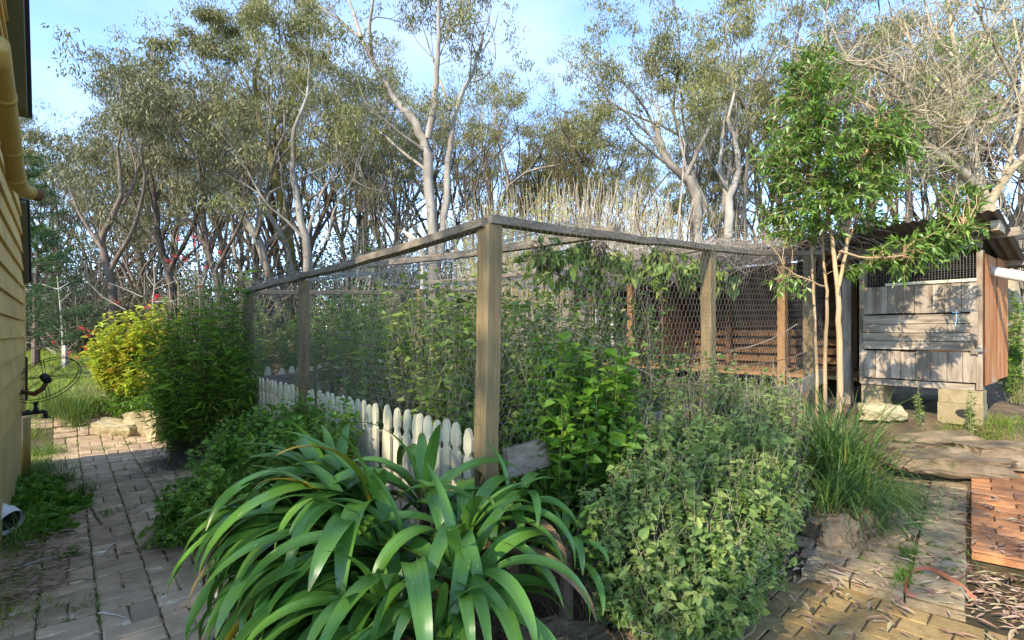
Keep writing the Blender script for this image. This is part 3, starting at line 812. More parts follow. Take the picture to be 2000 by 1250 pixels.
plank('bottom_beam', .0, WS - .03, .855, .912, M['shed_board_h'], -.004, .05)
plank('dividing_rail', .22, WS - .02, 1.888, 1.915, M['picket'], -.012, .03)
for u_ in (.0, WS):
    m = MB(); m.box(sp(u_, .03, 1.52), e_ * .022, D2 * .05, UP * .66); part(m, 'corner_post', M['shed_board'], shed)
plank('trim_board', WS - .06, WS - .004, 1.2, 1.6, M['shed_board'], -.05, .012)
# lintel, rafters and netted vent
plank('lintel', -.25, WS + .02, 2.20, 2.29, M['rail'], -.0, .05)
m = MB()
for i in range(1, 40):
    u_ = i * WS / 40; m.tube([sp(u_, .01, 1.9), sp(u_, .01, 2.2)], .0012, 3)
for i in range(1, 13):
    z_ = 1.9 + i * .3 / 13; m.tube([sp(.0, .012, z_), sp(WS, .012, z_)], .0012, 3)
part(m, 'vent_mesh', M['wire_old'], shed)
# blue twine latch, small bolt
m = MB(); m.tube([sp(.80, -.05, 1.60), sp(.805, -.055, 1.53), sp(.79, -.05, 1.46)], .006, 5); m.tube([sp(.77, -.05, 1.595), sp(.83, -.05, 1.598)], .005, 5); part(m, 'twine_latch', M['twine'], shed)
m = MB(); m.box(sp(WS - .0, -.055, 1.235), e_ * .03, D2 * .008, UP * .01); part(m, 'bolt', M['wire'], shed)
# corrugated sheets: side wall and roof
def corrugated(o, ux, uy, W, H, nn, pitch=.076, amp=.009, seg=6):
    n = int(W / pitch * seg); m = MB(); V = []
    for i in range(n + 1):
        x = W * i / n
        h = amp * math.cos(x / pitch * 2 * math.pi)
        for y in (0, H): V.append(np.asarray(o) + ux * x + uy * y + nn * h)
    m.add(V, [(2 * i, 2 * i + 2, 2 * i + 3, 2 * i + 1) for i in range(n)])
    return m
for i in range(2):
    m = corrugated(sp(WS + .03, .0 + i * .66, .90 + .02 * i), D2, UP, .68, 1.25, e_, .076, .007); part(m, 'iron_side_sheet', M['rust_sheet'], shed, True)
for u0_ in (-.62, .06, .74):
    ro = sp(u0_, -.46, 2.455 + .006 * u0_)
    rd = nrm(D2 - UP * .17)
    m = corrugated(ro, e_, rd, .76 if u0_ < .7 else .42, 2.04, nrm(np.cross(e_, rd)) * -1, .076, .010); part(m, 'roof_sheet', M['iron_roof'], shed, True)
m = MB(); m.box(sp(.3, .2, 2.345), e_ * .92, D2 * .03, UP * .04); part(m, 'rafter', M['rail'], shed)
m = MB(); m.box(sp(.3, 1.2, 2.16), e_ * .92, D2 * .03, UP * .04); part(m, 'rafter', M['rail'], shed)
m = MB(); m.box(sp(WS + .14, -.1, 2.36), e_ * .03, D2 * .16, UP * .045); part(m, 'rafter', M['shed_board_h'], shed)
# dark back and left walls
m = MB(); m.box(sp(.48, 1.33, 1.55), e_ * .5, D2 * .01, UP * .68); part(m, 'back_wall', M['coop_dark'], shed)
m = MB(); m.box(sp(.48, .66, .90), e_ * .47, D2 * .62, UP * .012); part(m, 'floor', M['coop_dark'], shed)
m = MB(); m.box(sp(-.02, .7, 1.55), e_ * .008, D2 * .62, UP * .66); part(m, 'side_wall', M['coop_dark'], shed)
# concrete blocks under it
def block(label, u, k, zt, h, w=.39, d=.2, hole=True, cat='concrete block'):
    o = thing('concrete_block', label, cat, sp(u, k, zt - h))
    m = MB(); m.box(sp(u, k + d / 2, zt - h / 2), e_ * w / 2, D2 * d / 2, UP * h / 2); b_ = part(m, 'block_body', M['block'], o)
    if hole:
        m = MB(); V = []; r = np.random.default_rng(4)
        pts = [(.02 + .048 * math.cos(a) * r.uniform(.75, 1.2), .045 * math.sin(a) * r.uniform(.75, 1.15)) for a in np.linspace(0, 6.28, 11)[:-1]]
        V = [sp(u + x, k - .003, zt - h * .45 + z) for x, z in pts] + [sp(u + x, k + .0, zt - h * .45 + z) for x, z in pts]
        V.append(sp(u + .02, k - .003, zt - h * .45))
        m.add(V, None, [(j, (j + 1) % 10, 20) for j in range(10)]); part(m, 'hole', M['black'], b_)  # flat black patch on the face, painted as the shade inside the hole
    return o
block('upper concrete block under the rusted corner of the shed', .83, -.06, .853, .125, .33, .2, False)
block('lower concrete block with a broken hole in its face', .83, -.065, .725, .20, .34, .21)
block('concrete block under the left end of the shed', .10, -.03, .853, .24, .2, .3, False)
# white waste pipe from the shed
m = MB(); a0 = sp(WS - .02, .25, 2.03); 
a0 = at(1922, 528, 5.25); a1 = at(2030, 546, 4.9)
m.tube([a0, a0 * .6 + a1 * .4, a1], .05, 14); m.tube([a0 * .98 + a1 * .02, a0 * .9 + a1 * .1], .056, 14)
tag(m.build('waste_pipe', M['pvc'], origin=a0, smooth=True), 'white plastic pipe running out from the shed corner past the bare tree', 'pipe')

# ------------------------------------------------------------------ open fronted coop behind the run
CQ = np.array([3.83, 5.97, 0.0])
coop = thing('open_coop', 'open fronted dark timber coop with slatted back wall behind the run', 'coop', (CQ[0], CQ[1], .85))
def cp(t, k, z): return CQ + D1 * t + D2 * k + UP * z
def cbox(name, t0, t1, k0, k1, z0_, z1_, mat):
    m = MB(); m.box(cp((t0 + t1) / 2, (k0 + k1) / 2, (z0_ + z1_) / 2), D1 * (t1 - t0) / 2, D2 * (k1 - k0) / 2, UP * (z1_ - z0_) / 2); return part(m, name, mat, coop)
for t_ in (.76, 3.05, 3.9): cbox('front_post', t_ - .045, t_ + .045, -.04, .04, .7, 2.4, M['coop_orange'])
cbox('front_post', .0, .09, -.05, .05, .6, 2.35, M['shed_board'])
cbox('front_beam', -.05, 4.3, -.03, .03, 2.32, 2.42, M['rail'])
z_ = .98
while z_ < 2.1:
    cbox('slat', .05, 2.6, 1.1, 1.13, z_, z_ + .085, M['coop_slat'] if z_ < 1.5 else M['coop_dark']); z_ += .125  # lower slats lighter, upper darker: sun and shade put into the timber tone
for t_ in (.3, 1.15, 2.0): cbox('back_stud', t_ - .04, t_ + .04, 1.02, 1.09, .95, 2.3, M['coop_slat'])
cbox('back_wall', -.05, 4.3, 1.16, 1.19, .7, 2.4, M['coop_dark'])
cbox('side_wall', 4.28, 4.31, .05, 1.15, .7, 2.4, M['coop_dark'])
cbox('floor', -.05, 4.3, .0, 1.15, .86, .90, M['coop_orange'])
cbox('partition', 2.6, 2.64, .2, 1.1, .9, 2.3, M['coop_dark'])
cbox('white_strip', 3.38, 3.41, -.05, -.02, .95, 1.9, M['flat_white'])
cbox('white_strip', 3.72, 3.74, -.05, -.02, .95, 1.8, M['flat_white'])
ro = cp(-.15, -.35, 2.43); rd = nrm(D2 + UP * .02)
m = corrugated(ro, D1, rd, 4.6, 1.8, UP, .076, .009); part(m, 'roof_sheet', M['iron_roof'], coop, True)
# ------------------------------------------------------------------ foliage generators
def add_leaves(m, P, D, L, W, rnd, shape='lance', fold=.25, nup=None, jit=.45, curl=0.0, r=None):
    """many small leaves: base points P, directions D, lengths L, widths W"""
    r = r or rng
    N = len(P)
    if N == 0: return
    L = np.broadcast_to(np.asarray(L, float), (N,))[:, None]; W = np.broadcast_to(np.asarray(W, float), (N,))[:, None]
    D = nrm(D)
    up = np.tile(UP, (N, 1)) if nup is None else nup
    n = up + r.normal(0, jit, (N, 3))
    n = nrm(n - (n * D).sum(1, keepdims=True) * D)
    S = np.cross(D, n)
    tip = P + D * L - n * L * curl
    def pt(f, w, c=0.0): return P + D * L * f + S * W * w + n * (abs(w) * W * fold * 2 + c * L - f * f * L * curl)
    if shape == 'blade':               # flat 4-gon
        V = np.stack([P, pt(.45, -.5), tip, pt(.45, .5)], 1)
        I = np.arange(N)[:, None] * 4
        m.add(V.reshape(-1, 3), I + np.array([[0, 1, 2, 3]]), None, np.repeat(rnd, 4))
    elif shape == 'lance':             # folded along the midrib
        V = np.stack([P, pt(.42, -.5), pt(.45, 0), pt(.42, .5), tip], 1)
        I = np.arange(N)[:, None] * 5
        T = np.concatenate([I + np.array([k]) for k in ((0, 1, 2), (1, 4, 2), (0, 2, 3), (2, 4, 3))])
        m.add(V.reshape(-1, 3), None, T, np.repeat(rnd, 5))
    else:                              # ovate / heart shaped
        b = .12 if shape == 'heart' else .22
        w1 = .5 if shape == 'heart' else .42
        V = np.stack([P, pt(b - (.16 if shape == 'heart' else 0), -w1 * .7), pt(.34, -.5), pt(.70, -.30), tip, pt(.70, .30), pt(.34, .5), pt(b - (.16 if shape == 'heart' else 0), w1 * .7), pt(.35, 0), pt(.70, 0)], 1)
        I = np.arange(N)[:, None] * 10
        T = np.concatenate([I + np.array([k]) for k in ((0, 1, 8), (0, 8, 7), (3, 4, 9), (9, 4, 5))])
        Q = np.concatenate([I + np.array([k]) for k in ((2, 3, 9, 8), (8, 9, 5, 6))])
        T2 = np.concatenate([I + np.array([k]) for k in ((1, 2, 8), (8, 6, 7))])
        m.add(V.reshape(-1, 3), Q, np.concatenate([T, T2]), np.repeat(rnd, 10))

def add_blades(m, base, az, L, W, th0, bend, rnd, seg=5, taper=1.6):
    """many arching grass blades"""
    N = len(base)
    base = np.asarray(base, float)
    L = np.broadcast_to(np.asarray(L, float), (N,)); W = np.broadcast_to(np.asarray(W, float), (N,))
    th0 = np.broadcast_to(np.asarray(th0, float), (N,)); bend = np.broadcast_to(np.asarray(bend, float), (N,))
    h = np.stack([np.cos(az), np.sin(az), np.zeros(N)], 1)
    sd = np.stack([-np.sin(az), np.cos(az), np.zeros(N)], 1)
    P = base.copy(); rows = []
    for k in range(seg + 1):
        f = k / seg
        w = W * (1 - f ** taper) * .5 + .0002
        rows.append(P - sd * w[:, None]); rows.append(P + sd * w[:, None])
        th = th0 - bend * ((k + .5) / seg) ** 1.4
        P = P + (h * np.cos(th)[:, None] + UP * np.sin(th)[:, None]) * (L / seg)[:, None]
    V = np.stack(rows, 1)
    n = 2 * (seg + 1)
    I = np.arange(N)[:, None] * n
    Q = np.concatenate([I + np.array([[2 * k, 2 * k + 1, 2 * k + 3, 2 * k + 2]]) for k in range(seg)])
    m.add(V.reshape(-1, 3), Q, None, np.repeat(rnd, n))

def wiggle(p0, p1, n, amp, r, lift=0.0):
    f = np.linspace(0, 1, n)[:, None]
    P = np.asarray(p0) * (1 - f) + np.asarray(p1) * f
    w = np.cumsum(r.normal(0, amp, (n, 3)), 0); w = w - f * w[-1]
    return P + w + UP * (lift * 4 * f * (1 - f))

def in_ell(r, ells, n, shell=.0):
    """points spread through a set of ellipsoids, weighted by volume"""
    vol = np.array([e[1][0] * e[1][1] * e[1][2] for e in ells]); vol = vol ** .8; vol /= vol.sum()
    out = []
    for k in r.choice(len(ells), n, p=vol):
        c, rad = ells[k]
        d = nrm(r.normal(0, 1, 3)); q = (shell ** 3 + (1 - shell ** 3) * r.uniform()) ** (1 / 3)
        out.append(np.asarray(c) + d * q * np.asarray(rad))
    return np.array(out)

def shrub(name, label, cat, bases, ells, nst, nlf, L, W, lm, sm, seed, stem_r=.003, shape='ovate', lo=.35, spread=1.0, droop=.15, shell=.5,
          clamp=True, group=None, foliage='foliage', stem_n=6, wig=.02, jit=.5, fold=.25, curl=.1, extra=None, uplift=.0, bare=0, kind=None, tone=(0, 1), sparse_stems=1, szr=(.5, 1.35)):
    """stems rising from the base into the given envelope, leaves set along their outer length"""
    r = np.random.default_rng(seed)
    bases = [np.asarray(b, float) for b in bases]
    o = thing(name, label, cat, bases[0], group, kind)
    T = in_ell(r, ells, nst + bare, shell)
    ms, ml = MB(), MB()
    LP, LD, LT, LS = [], [], [], []
    B = np.array(bases)
    for i, t in enumerate(T):
        dd = np.linalg.norm((B - t) * np.array([1, 1, .5]), axis=1)
        b = B[np.argsort(dd)[min(len(B) - 1, int(abs(r.normal(0, .7))))]] + np.append(r.normal(0, .02, 2), 0)
        if clamp:
            t = t.copy(); t[2] = max(t[2], gz(t) + .015)
        P = wiggle(b, t, stem_n, wig, r, uplift)
        if i % sparse_stems == 0:
            ms.tube(P, np.linspace(stem_r, stem_r * .35, stem_n), 3, False)
        if i >= nst: continue
        k = max(1, int(nlf * r.uniform(.6, 1.4)))
        f = lo + (1 - lo) * r.uniform(0, 1, k) ** .8
        x = f * (stem_n - 1); i0 = np.minimum(x.astype(int), stem_n - 2); fr = (x - i0)[:, None]
        p = P[i0] * (1 - fr) + P[i0 + 1] * fr
        tan = nrm(P[i0 + 1] - P[i0])
        side = nrm(np.cross(tan, r.normal(0, 1, (k, 3))))
        d = tan * .55 + side * spread + np.array([0, 0, -droop])
        LP.append(p); LD.append(d); LT.append(np.clip(r.normal(.5, .2, k) + r.normal(0, .2), 0, 1)); LS.append(np.full(k, math.exp(r.normal(0, .28))))
    if LP:
        LP, LD, LT = np.concatenate(LP), np.concatenate(LD), np.concatenate(LT)
        LT = tone[0] + (tone[1] - tone[0]) * LT
        if clamp: LP[:, 2] = np.maximum(LP[:, 2], ground(LP[:, 0], LP[:, 1]) + .005)
        sz = szr[0] + (szr[1] - szr[0]) * r.uniform(0, 1, len(LP)) ** 1.3 * np.concatenate(LS)
        add_leaves(ml, LP, LD, L * sz, W * sz, LT, shape, fold, None, jit, curl, r)
    if extra: extra(ms, ml, r)
    so = part(ms, 'stems', sm, o); so['kind'] = 'stuff'
    if ml.n:
        fo = part(ml, foliage, lm, o); fo['kind'] = 'stuff'
    return o

# leaf colours
M['l_gum'] = leafmat('gum_leaf', [(0.089, 0.094, 0.033), (0.147, 0.156, 0.048), (0.211, 0.212, 0.069), (0.269, 0.224, 0.081)], .5, .25, .4)
M['l_gum2'] = leafmat('grey_gum_leaf', [(0.084, 0.082, 0.036), (0.130, 0.133, 0.054), (0.182, 0.176, 0.077), (0.221, 0.183, 0.090)], .5, .22, .4)
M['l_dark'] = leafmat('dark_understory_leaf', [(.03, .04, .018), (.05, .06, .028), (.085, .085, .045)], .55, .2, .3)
M['l_pine'] = leafmat('pine_needle', [(.025, .065, .02), (.04, .10, .03), (.065, .14, .04)], .55, .2, .3)
M['l_laurel'] = leafmat('laurel_leaf', [(0.053, 0.114, 0.017), (0.099, 0.194, 0.029), (0.171, 0.286, 0.052), (0.251, 0.354, 0.081)], .32, .28, .5)
M['l_mint'] = leafmat('mint_leaf', [(0.079, 0.133, 0.029), (0.130, 0.212, 0.050), (0.200, 0.282, 0.075), (0.277, 0.325, 0.101)], .6, .25, .25)
M['l_bright'] = leafmat('bright_leaf', [(0.055, 0.140, 0.011), (0.094, 0.220, 0.018), (0.143, 0.290, 0.032), (0.220, 0.340, 0.045)], .45, .35, .35)
M['l_pen'] = leafmat('tangled_leaf', [(0.070, 0.119, 0.021), (0.120, 0.200, 0.031), (0.191, 0.290, 0.047), (0.281, 0.309, 0.077)], .5, .28, .35)
M['l_feather'] = leafmat('feathery_leaf', [(0.055, 0.149, 0.013), (0.095, 0.229, 0.019), (0.164, 0.327, 0.026), (0.275, 0.416, 0.043)], .5, .3, .3)
M['l_salvia'] = leafmat('golden_leaf', [(.24, .35, .03), (.36, .46, .04), (.46, .49, .05), (.52, .36, .06)], .5, .42, .3)
M['l_bamboo'] = leafmat('bamboo_leaf', [(0.081, 0.154, 0.018), (0.127, 0.220, 0.032), (0.196, 0.286, 0.054)], .5, .35, .3)
M['grass'] = leafmat('grass_blade', [(.06, .13, .02), (.10, .19, .03), (.16, .24, .05), (.28, .26, .11)], .55, .3, .3)
M['lawn_blade'] = leafmat('lawn_blade', [(0.100, 0.188, 0.017), (0.175, 0.275, 0.028), (0.263, 0.338, 0.044), (0.375, 0.350, 0.099)], .6, .35, .2)
M['lomandra'] = leafmat('strappy_grass_blade', [(0.064, 0.126, 0.029), (0.100, 0.189, 0.041), (0.172, 0.265, 0.061), (0.342, 0.340, 0.082)], .4, .25, .45)
M['dry'] = leafmat('dry_grass', [(.20, .14, .08), (.30, .23, .14), (.40, .33, .22)], .8, .2, .15)
M['litter'] = leafmat('fallen_leaf', [(0.168, 0.083, 0.050), (0.324, 0.187, 0.120), (0.456, 0.319, 0.230), (0.360, 0.308, 0.130)], .7, .1, .3)
M['red'] = leafmat('red_flower', [(.62, .02, .02), (.75, .05, .05), (.75, .12, .12)], .5, .35, .3)
M['white_fl'] = leafmat('white_flower', [(.7, .7, .65), (.8, .8, .78)], .5, .3, .3)
M['dark_grey_leaf'] = leafmat('dead_leaf', [(.10, .075, .055), (.17, .13, .10), (.24, .20, .16)], .8, .15, .2)

# ------------------------------------------------------------------ gum trees
def grow(ms, r, p, d, L, r0, r1, n, wig, up=.1, sides=5):
    P = [np.asarray(p, float)]; d = nrm(d)
    for k in range(n):
        d = nrm(d + r.normal(0, wig, 3) + UP * up / n)
        P.append(P[-1] + d * L / n)
    P = np.array(P)
    ms.tube(P, np.linspace(r0, r1, n + 1), sides, False)
    return P, d

def clump(ml, r, c, rad, n, L, W, tone):
    q = r.normal(0, 1, (n, 3)); q = nrm(q) * (r.uniform(0, 1, (n, 1)) ** .5)
    P = np.asarray(c) + q * np.array([rad, rad, rad * .62])
    D = r.normal(0, .45, (n, 3)) + np.array([0, 0, -.75])
    add_leaves(ml, P, D, L * r.uniform(.6, 1.3, n), W * r.uniform(.7, 1.2, n), np.clip(tone + r.normal(0, .22, n), 0, 1), 'blade', .0, nup=r.normal(0, 1, (n, 3)), jit=.2, r=r)

def crown_from(ms, ml, r, starts, H, lv=2, cl=120, leaf=.17, lw=.036, clr=.046):
    """twigs and leaf clumps from limb ends (point, direction, length, radius)"""
    for p, d, L, rad in starts:
        P, d2 = grow(ms, r, p, d, L, rad, rad * .45, 5, .16, .25, 5)
        for k in range(r.integers(2, 5)):
            i = r.integers(2, 6); q = P[i]
            dd = nrm(d2 + r.normal(0, .55, 3) + UP * .25)
            P2, d3 = grow(ms, r, q, dd, L * r.uniform(.35, .6), rad * .45, rad * .15, 4, .18, .3, 4)
            for k2 in range(r.integers(1, 4)):
                q2 = P2[r.integers(1, 5)]
                d4 = nrm(d3 + r.normal(0, .6, 3) + UP * .1)
                P3, _ = grow(ms, r, q2, d4, L * r.uniform(.16, .3), rad * .16, rad * .05, 3, .2, .2, 3)
                clump(ml, r, P3[-1] + UP * .02 * H, clr * H * r.uniform(.6, 1.15), int(cl * r.uniform(.5, 1.3)), leaf, lw, r.uniform(.3, .7))

def gum_mesh(seed, H, trunk_f, spread, nlimb, cl=120, lean=.0, dens=1.0, leaf=.17):
    r = np.random.default_rng(seed)
    ms, ml = MB(), MB()
    R0 = H * .0135
    P, d = grow(ms, r, (0, 0, -.3), (lean, r.normal(0, .1), 1), H * trunk_f, R0, R0 * .62, 7, .07, .1, 8)
    st_ = []
    for k in range(nlimb):
        az = k * 2.4 + r.uniform(-.5, .5)
        i = 7 if k < 2 else r.integers(4, 8)
        dd = nrm(np.array([math.cos(az) * spread, math.sin(az) * spread, 1.0]) + d * .3)
        P2, d2 = grow(ms, r, P[i], dd, H * r.uniform(.22, .36), R0 * .55, R0 * .3, 5, .14, .35, 6)
        for j in range(r.integers(2, 4)):
            st_.append((P2[-1 if j == 0 else r.integers(2, 6)], nrm(d2 + r.normal(0, .45, 3) + UP * .2), H * r.uniform(.18, .28), R0 * .28))
    # a few bare dead sticks low on the trunk
    for k in range(7):
        q = P[r.integers(2, 7)]; az = r.uniform(0, 6.28)
        Pd, dd = grow(ms, r, q, (math.cos(az), math.sin(az), .5), H * r.uniform(.08, .2), R0 * .16, R0 * .03, 5, .25, .2, 3)
        for j in range(3): grow(ms, r, Pd[r.integers(2, 6)], dd + r.normal(0, .6, 3), H * .06, R0 * .06, R0 * .02, 3, .25, .1, 3)
    crown_from(ms, ml, r, st_, H, cl=int(cl * dens), leaf=leaf)
    return ms.mesh('trunk', True), ml.mesh('crown')

def place_tree(meshes, name, label, px, Y, ytop, H, bark, leafm, rz, sx=1.0, group='gum trees of the forest edge'):
    tm, lm_ = meshes
    x = (px - 1000) / 1036 * Y
    z0 = gz((x, Y)); top = CAM_H + (650 - ytop) / 1036 * Y
    s = (top - z0) / H
    o = thing(name, label, 'tree', (x, Y, z0), group)
    o.rotation_euler = (0, 0, rz); o.scale = (s * sx, s * sx, s)
    for nm, me, mt in (('trunk', tm, bark), ('crown', lm_, leafm)):
        if len(me.materials) == 0: me.materials.append(mt)
        c = link(nm, me, o)
        if me.materials[0] != mt:
            c.material_slots[0].link = 'OBJECT'; c.material_slots[0].material = mt
        if nm == 'crown': c['kind'] = 'stuff'
    return o

G = [gum_mesh(21, 13, .42, .55, 5, 125), gum_mesh(22, 13, .38, .75, 5, 115), gum_mesh(23, 13, .5, .5, 5, 125, .12), gum_mesh(24, 13, .34, .6, 5, 120, -.15),
     gum_mesh(25, 13, .45, .8, 5, 110, .2), gum_mesh(26, 13, .3, .5, 6, 100)]
GH = [max(v.co.z for v in g_[1].vertices) for g_ in G]
WH = ['behind the house roof', 'over the lawn', 'behind the red flowered sapling', 'behind the feathery shrub', 'behind the left side of the run',
      'behind the big forked gum', 'behind the roof beam of the run', 'behind the coppiced stems', 'beside the pale forked trunk', 'behind the laurel crown', 'behind the shed roof', 'behind the bare tree']
def where(px):
    for k, lim in enumerate((90, 190, 330, 470, 640, 900, 960, 1240, 1450, 1640, 1800, 9999)):
        if px < lim: return WH[k]
LOOK = {0: 'olive', 1: 'grey leaved'}
trees = [  # px, depth, top y, mesh, bark, leaf
    (20, 19, 200, 1, 1, 1), (95, 24, 190, 0, 1, 1), (165, 20, 255, 3, 1, 1), (215, 27, 185, 2, 0, 0), (250, 17, 300, 5, 1, 1), (290, 23, 205, 4, 0, 0), (350, 28, 230, 1, 1, 1),
    (390, 19, 260, 2, 0, 1), (450, 21, 55, 0, 0, 0), (505, 18, 105, 1, 0, 0), (560, 24, 65, 3, 1, 0), (600, 30, 125, 5, 1, 1), (650, 22, 80, 2, 0, 0), (700, 27, 130, 4, 1, 1), (745, 19, 210, 5, 1, 1),
    (765, 25, 50, 0, 0, 0), (820, 30, 120, 1, 1, 0), (905, 26, 60, 3, 0, 0), (940, 33, 180, 5, 1, 1), (985, 24, 120, 4, 1, 0), (1040, 27, 115, 0, 1, 0), (1095, 23, 190, 2, 1, 1), (1120, 27, 118, 1, 1, 0), (1165, 25, 190, 5, 1, 0),
    (1230, 27, 260, 3, 1, 0), (1285, 23, 240, 4, 0, 0), (1340, 26, 195, 0, 0, 0), (1370, 20, 355, 5, 1, 1), (1395, 23, 115, 1, 0, 0), (1450, 28, 60, 2, 1, 0), (1475, 21, -70, 3, 0, 0), (1540, 24, -110, 0, 1, 1),
    (1600, 20, 10, 4, 1, 1), (1650, 27, -40, 5, 0, 0), (1710, 22, -60, 1, 1, 1), (1770, 26, -30, 2, 0, 0), (1840, 22, -80, 0, 1, 1), (1900, 28, 0, 3, 0, 0), (1950, 21, -60, 4, 1, 1), (2010, 24, -40, 1, 0, 0), (2090, 22, -90, 5, 1, 1), (-60, 22, 190, 2, 1, 1)]
seen_l = {}
for i, (px, Y, yt, k, bk, lf) in enumerate(trees):
    lab = '%s %s gum tree with %s bark %s' % (('upright', 'wide crowned', 'leaning', 'low forking', 'broad spreading', 'bushy')[k], LOOK[lf], ('pale', 'dark')[bk], where(px))
    place_tree(G[k], 'gum_tree', lab, px, Y, yt, GH[k], (M['gum_bark'], M['gum_bark_dark'])[bk], (M['l_gum'], M['l_gum2'])[lf], i * 2.1, .85 + .25 * ((i * 7) % 5) / 5, 'gum trees of the forest edge, ' + lab)

sky_line = [(-60, 190), (90, 190), (200, 190), (300, 160), (420, 90), (600, 70), (760, 110), (900, 110), (1000, 150), (1150, 160), (1210, 230), (1300, 170), (1400, 90), (1500, 40), (2100, 20)]
for i, px in enumerate(np.arange(-40, 2080, 72)):
    k = (i * 5 + 2) % 6
    yt = float(np.interp(px, [q[0] for q in sky_line], [q[1] for q in sky_line])) + 75 + 45 * math.sin(i * 2.7)
    place_tree(G[k], 'far_gum_tree', 'slender far gum standing deep in the wood behind the nearer gums', float(px) + 14 * math.sin(i * 5.1), 31 + 5 * math.sin(i * 1.9), yt, GH[k], M['gum_bark_dark'], M['l_gum2'] if i % 3 else M['l_gum'], i * 1.3, .8, 'far gums deep in the wood')
# hero gums whose limbs the photograph shows one by one
def hero(name, label, Y, limbs, seed, bark, leafm, cl=130, leaf=.14, clr=.7, twl=1.6, tip_from=.45, ntip=5, tipn=2):
    """limbs: (list of bearings, base radius, end radius, depth drift, leafy)"""
    r = np.random.default_rng(seed); ms, ml = MB(), MB()
    b0 = at(*limbs[0][0][0], Y); b0[2] = gz(b0) - .2
    o = thing(name, label, 'tree', b0)
    for pts, r0, r1, dr, leafy in limbs:
        C = np.array([at(x, y, Y + dr * k / max(1, len(pts) - 1)) for k, (x, y) in enumerate(pts)])
        if pts is limbs[0][0] or leafy == 9: C[0][2] = gz(C[0]) - .2
        f = np.linspace(0, len(C) - 1, (len(C) - 1) * 4 + 1); i0 = np.minimum(f.astype(int), len(C) - 2); fr = (f - i0)[:, None]
        P = C[i0] * (1 - fr) + C[i0 + 1] * fr
        P[1:-1] = (P[:-2] + P[1:-1] * 2 + P[2:]) / 4; P[1:-1] += r.normal(0, r0 * .12, (len(P) - 2, 3))
        ms.tube(P, np.linspace(r0 * .86, r1 * .86, len(P)), 8, False)
        if leafy and leafy != 9:
            st_ = []
            for j in range(ntip):
                i = len(P) - 1 if j == 0 else r.integers(int(len(P) * tip_from), len(P))
                tan = nrm(P[min(i, len(P) - 1)] - P[max(0, i - 2)])
                st_.append((P[i], nrm(tan * .7 + r.normal(0, .5, 3) + UP * .3), twl * r.uniform(.6, 1.2), max(r1 * .7, .012)))
            crown_from(ms, ml, r, st_, clr / .055, cl=int(cl * leafy), leaf=leaf * 1.1, lw=.034)
    part(ms, 'trunk', bark, o, True)
    if ml.n: part(ml, 'crown', leafm, o)['kind'] = 'stuff'
    return o

hero('forked_gum', 'big forked gum with smooth pale trunks rising behind the run', 15.5, [
    ([(850, 500), (842, 400), (836, 300), (815, 245), (775, 200)], .20, .13, 0, 0),
    ([(775, 200), (735, 130), (705, 75), (670, 45), (618, 8)], .10, .025, 1.0, .25),
    ([(705, 75), (690, 20), (668, -30)], .075, .03, .8, .5), ([(725, 110), (722, 40), (735, -30)], .07, .03, -1, .5),
    ([(836, 270), (850, 200), (855, 120), (858, 20), (860, -40)], .13, .04, -.8, .8),
    ([(860, 500), (870, 400), (878, 290), (890, 210), (925, 140), (943, 70)], .15, .04, .8, .8),
    ([(943, 100), (965, 60), (975, 20)], .03, .01, .3, 0), ([(880, 215), (850, 130), (828, 60)], .06, .02, 1.2, .8), ([(836, 300), (780, 260), (720, 205)], .07, .02, -1, .5),
    ([(830, 330), (790, 300), (740, 255), (700, 245)], .06, .02, 1, .5), ([(925, 160), (950, 150), (968, 115)], .035, .012, .5, .4)],
    101, M['gum_bark'], M['l_gum'], 95, .14, .52, 1.5, .5, 4)
hero('leaning_gum', 'tall leaning gum whose pale trunk slopes down behind the feathery shrub', 16.5, [
    ([(580, 560), (500, 455), (430, 370), (370, 300), (335, 235), (300, 190)], .16, .07, 0, 0),
    ([(300, 190), (270, 175), (235, 165)], .06, .02, 1, .7), ([(345, 250), (330, 210), (305, 180)], .06, .02, -1, .8), ([(430, 370), (440, 280), (420, 200)], .06, .025, 1.2, .6)],
    102, M['gum_bark'], M['l_gum'], 110, .14, .45, .9)
hero('leaning_gum', 'slender leaning gum crossing in front of the mossy trunk', 17.5, [
    ([(600, 570), (560, 470), (500, 390), (440, 320), (390, 265)], .13, .05, 0, 0),
    ([(390, 265), (355, 240), (330, 215)], .05, .02, 1, .7), ([(470, 355), (455, 300), (400, 190), (345, 95), (310, 50)], .05, .012, -1, .12)],
    103, M['gum_bark'], M['l_gum'], 100, .14, .45, .9)
hero('mossy_gum', 'dark gum with mossy green trunk and yellow patch among the leaning gums', 18.0, [
    ([(575, 560), (562, 440), (540, 360), (525, 290), (500, 210), (497, 150)], .22, .08, 0, 0),
    ([(497, 150), (508, 100), (495, 55)], .07, .03, 1, 1), ([(500, 210), (460, 175), (410, 150)], .06, .02, -1, 1), ([(525, 260), (570, 210), (590, 140), (600, 100)], .07, .02, 1, 1), ([(500, 200), (460, 120), (430, 80)], .05, .02, 1, 1)],
    104, M['moss_bark'], M['l_gum'], 110, .15, .5, .9)
hero('white_gum', 'white limbed gum forking low behind the left rail of the run', 14.0, [
    ([(600, 545), (600, 480), (585, 410), (570, 330), (575, 250)], .14, .06, 0, 0),
    ([(575, 250), (600, 190), (605, 120)], .05, .02, .6, .8), ([(598, 470), (560, 430), (520, 400), (470, 310)], .05, .02, -.6, .3), ([(600, 460), (625, 380), (660, 330), (655, 250)], .055, .02, .8, .4), ([(640, 470), (650, 410), (690, 350)], .04, .015, .5, .2)],
    105, M['gum_bark'], M['l_gum'], 110, .13, .5, 1.4)
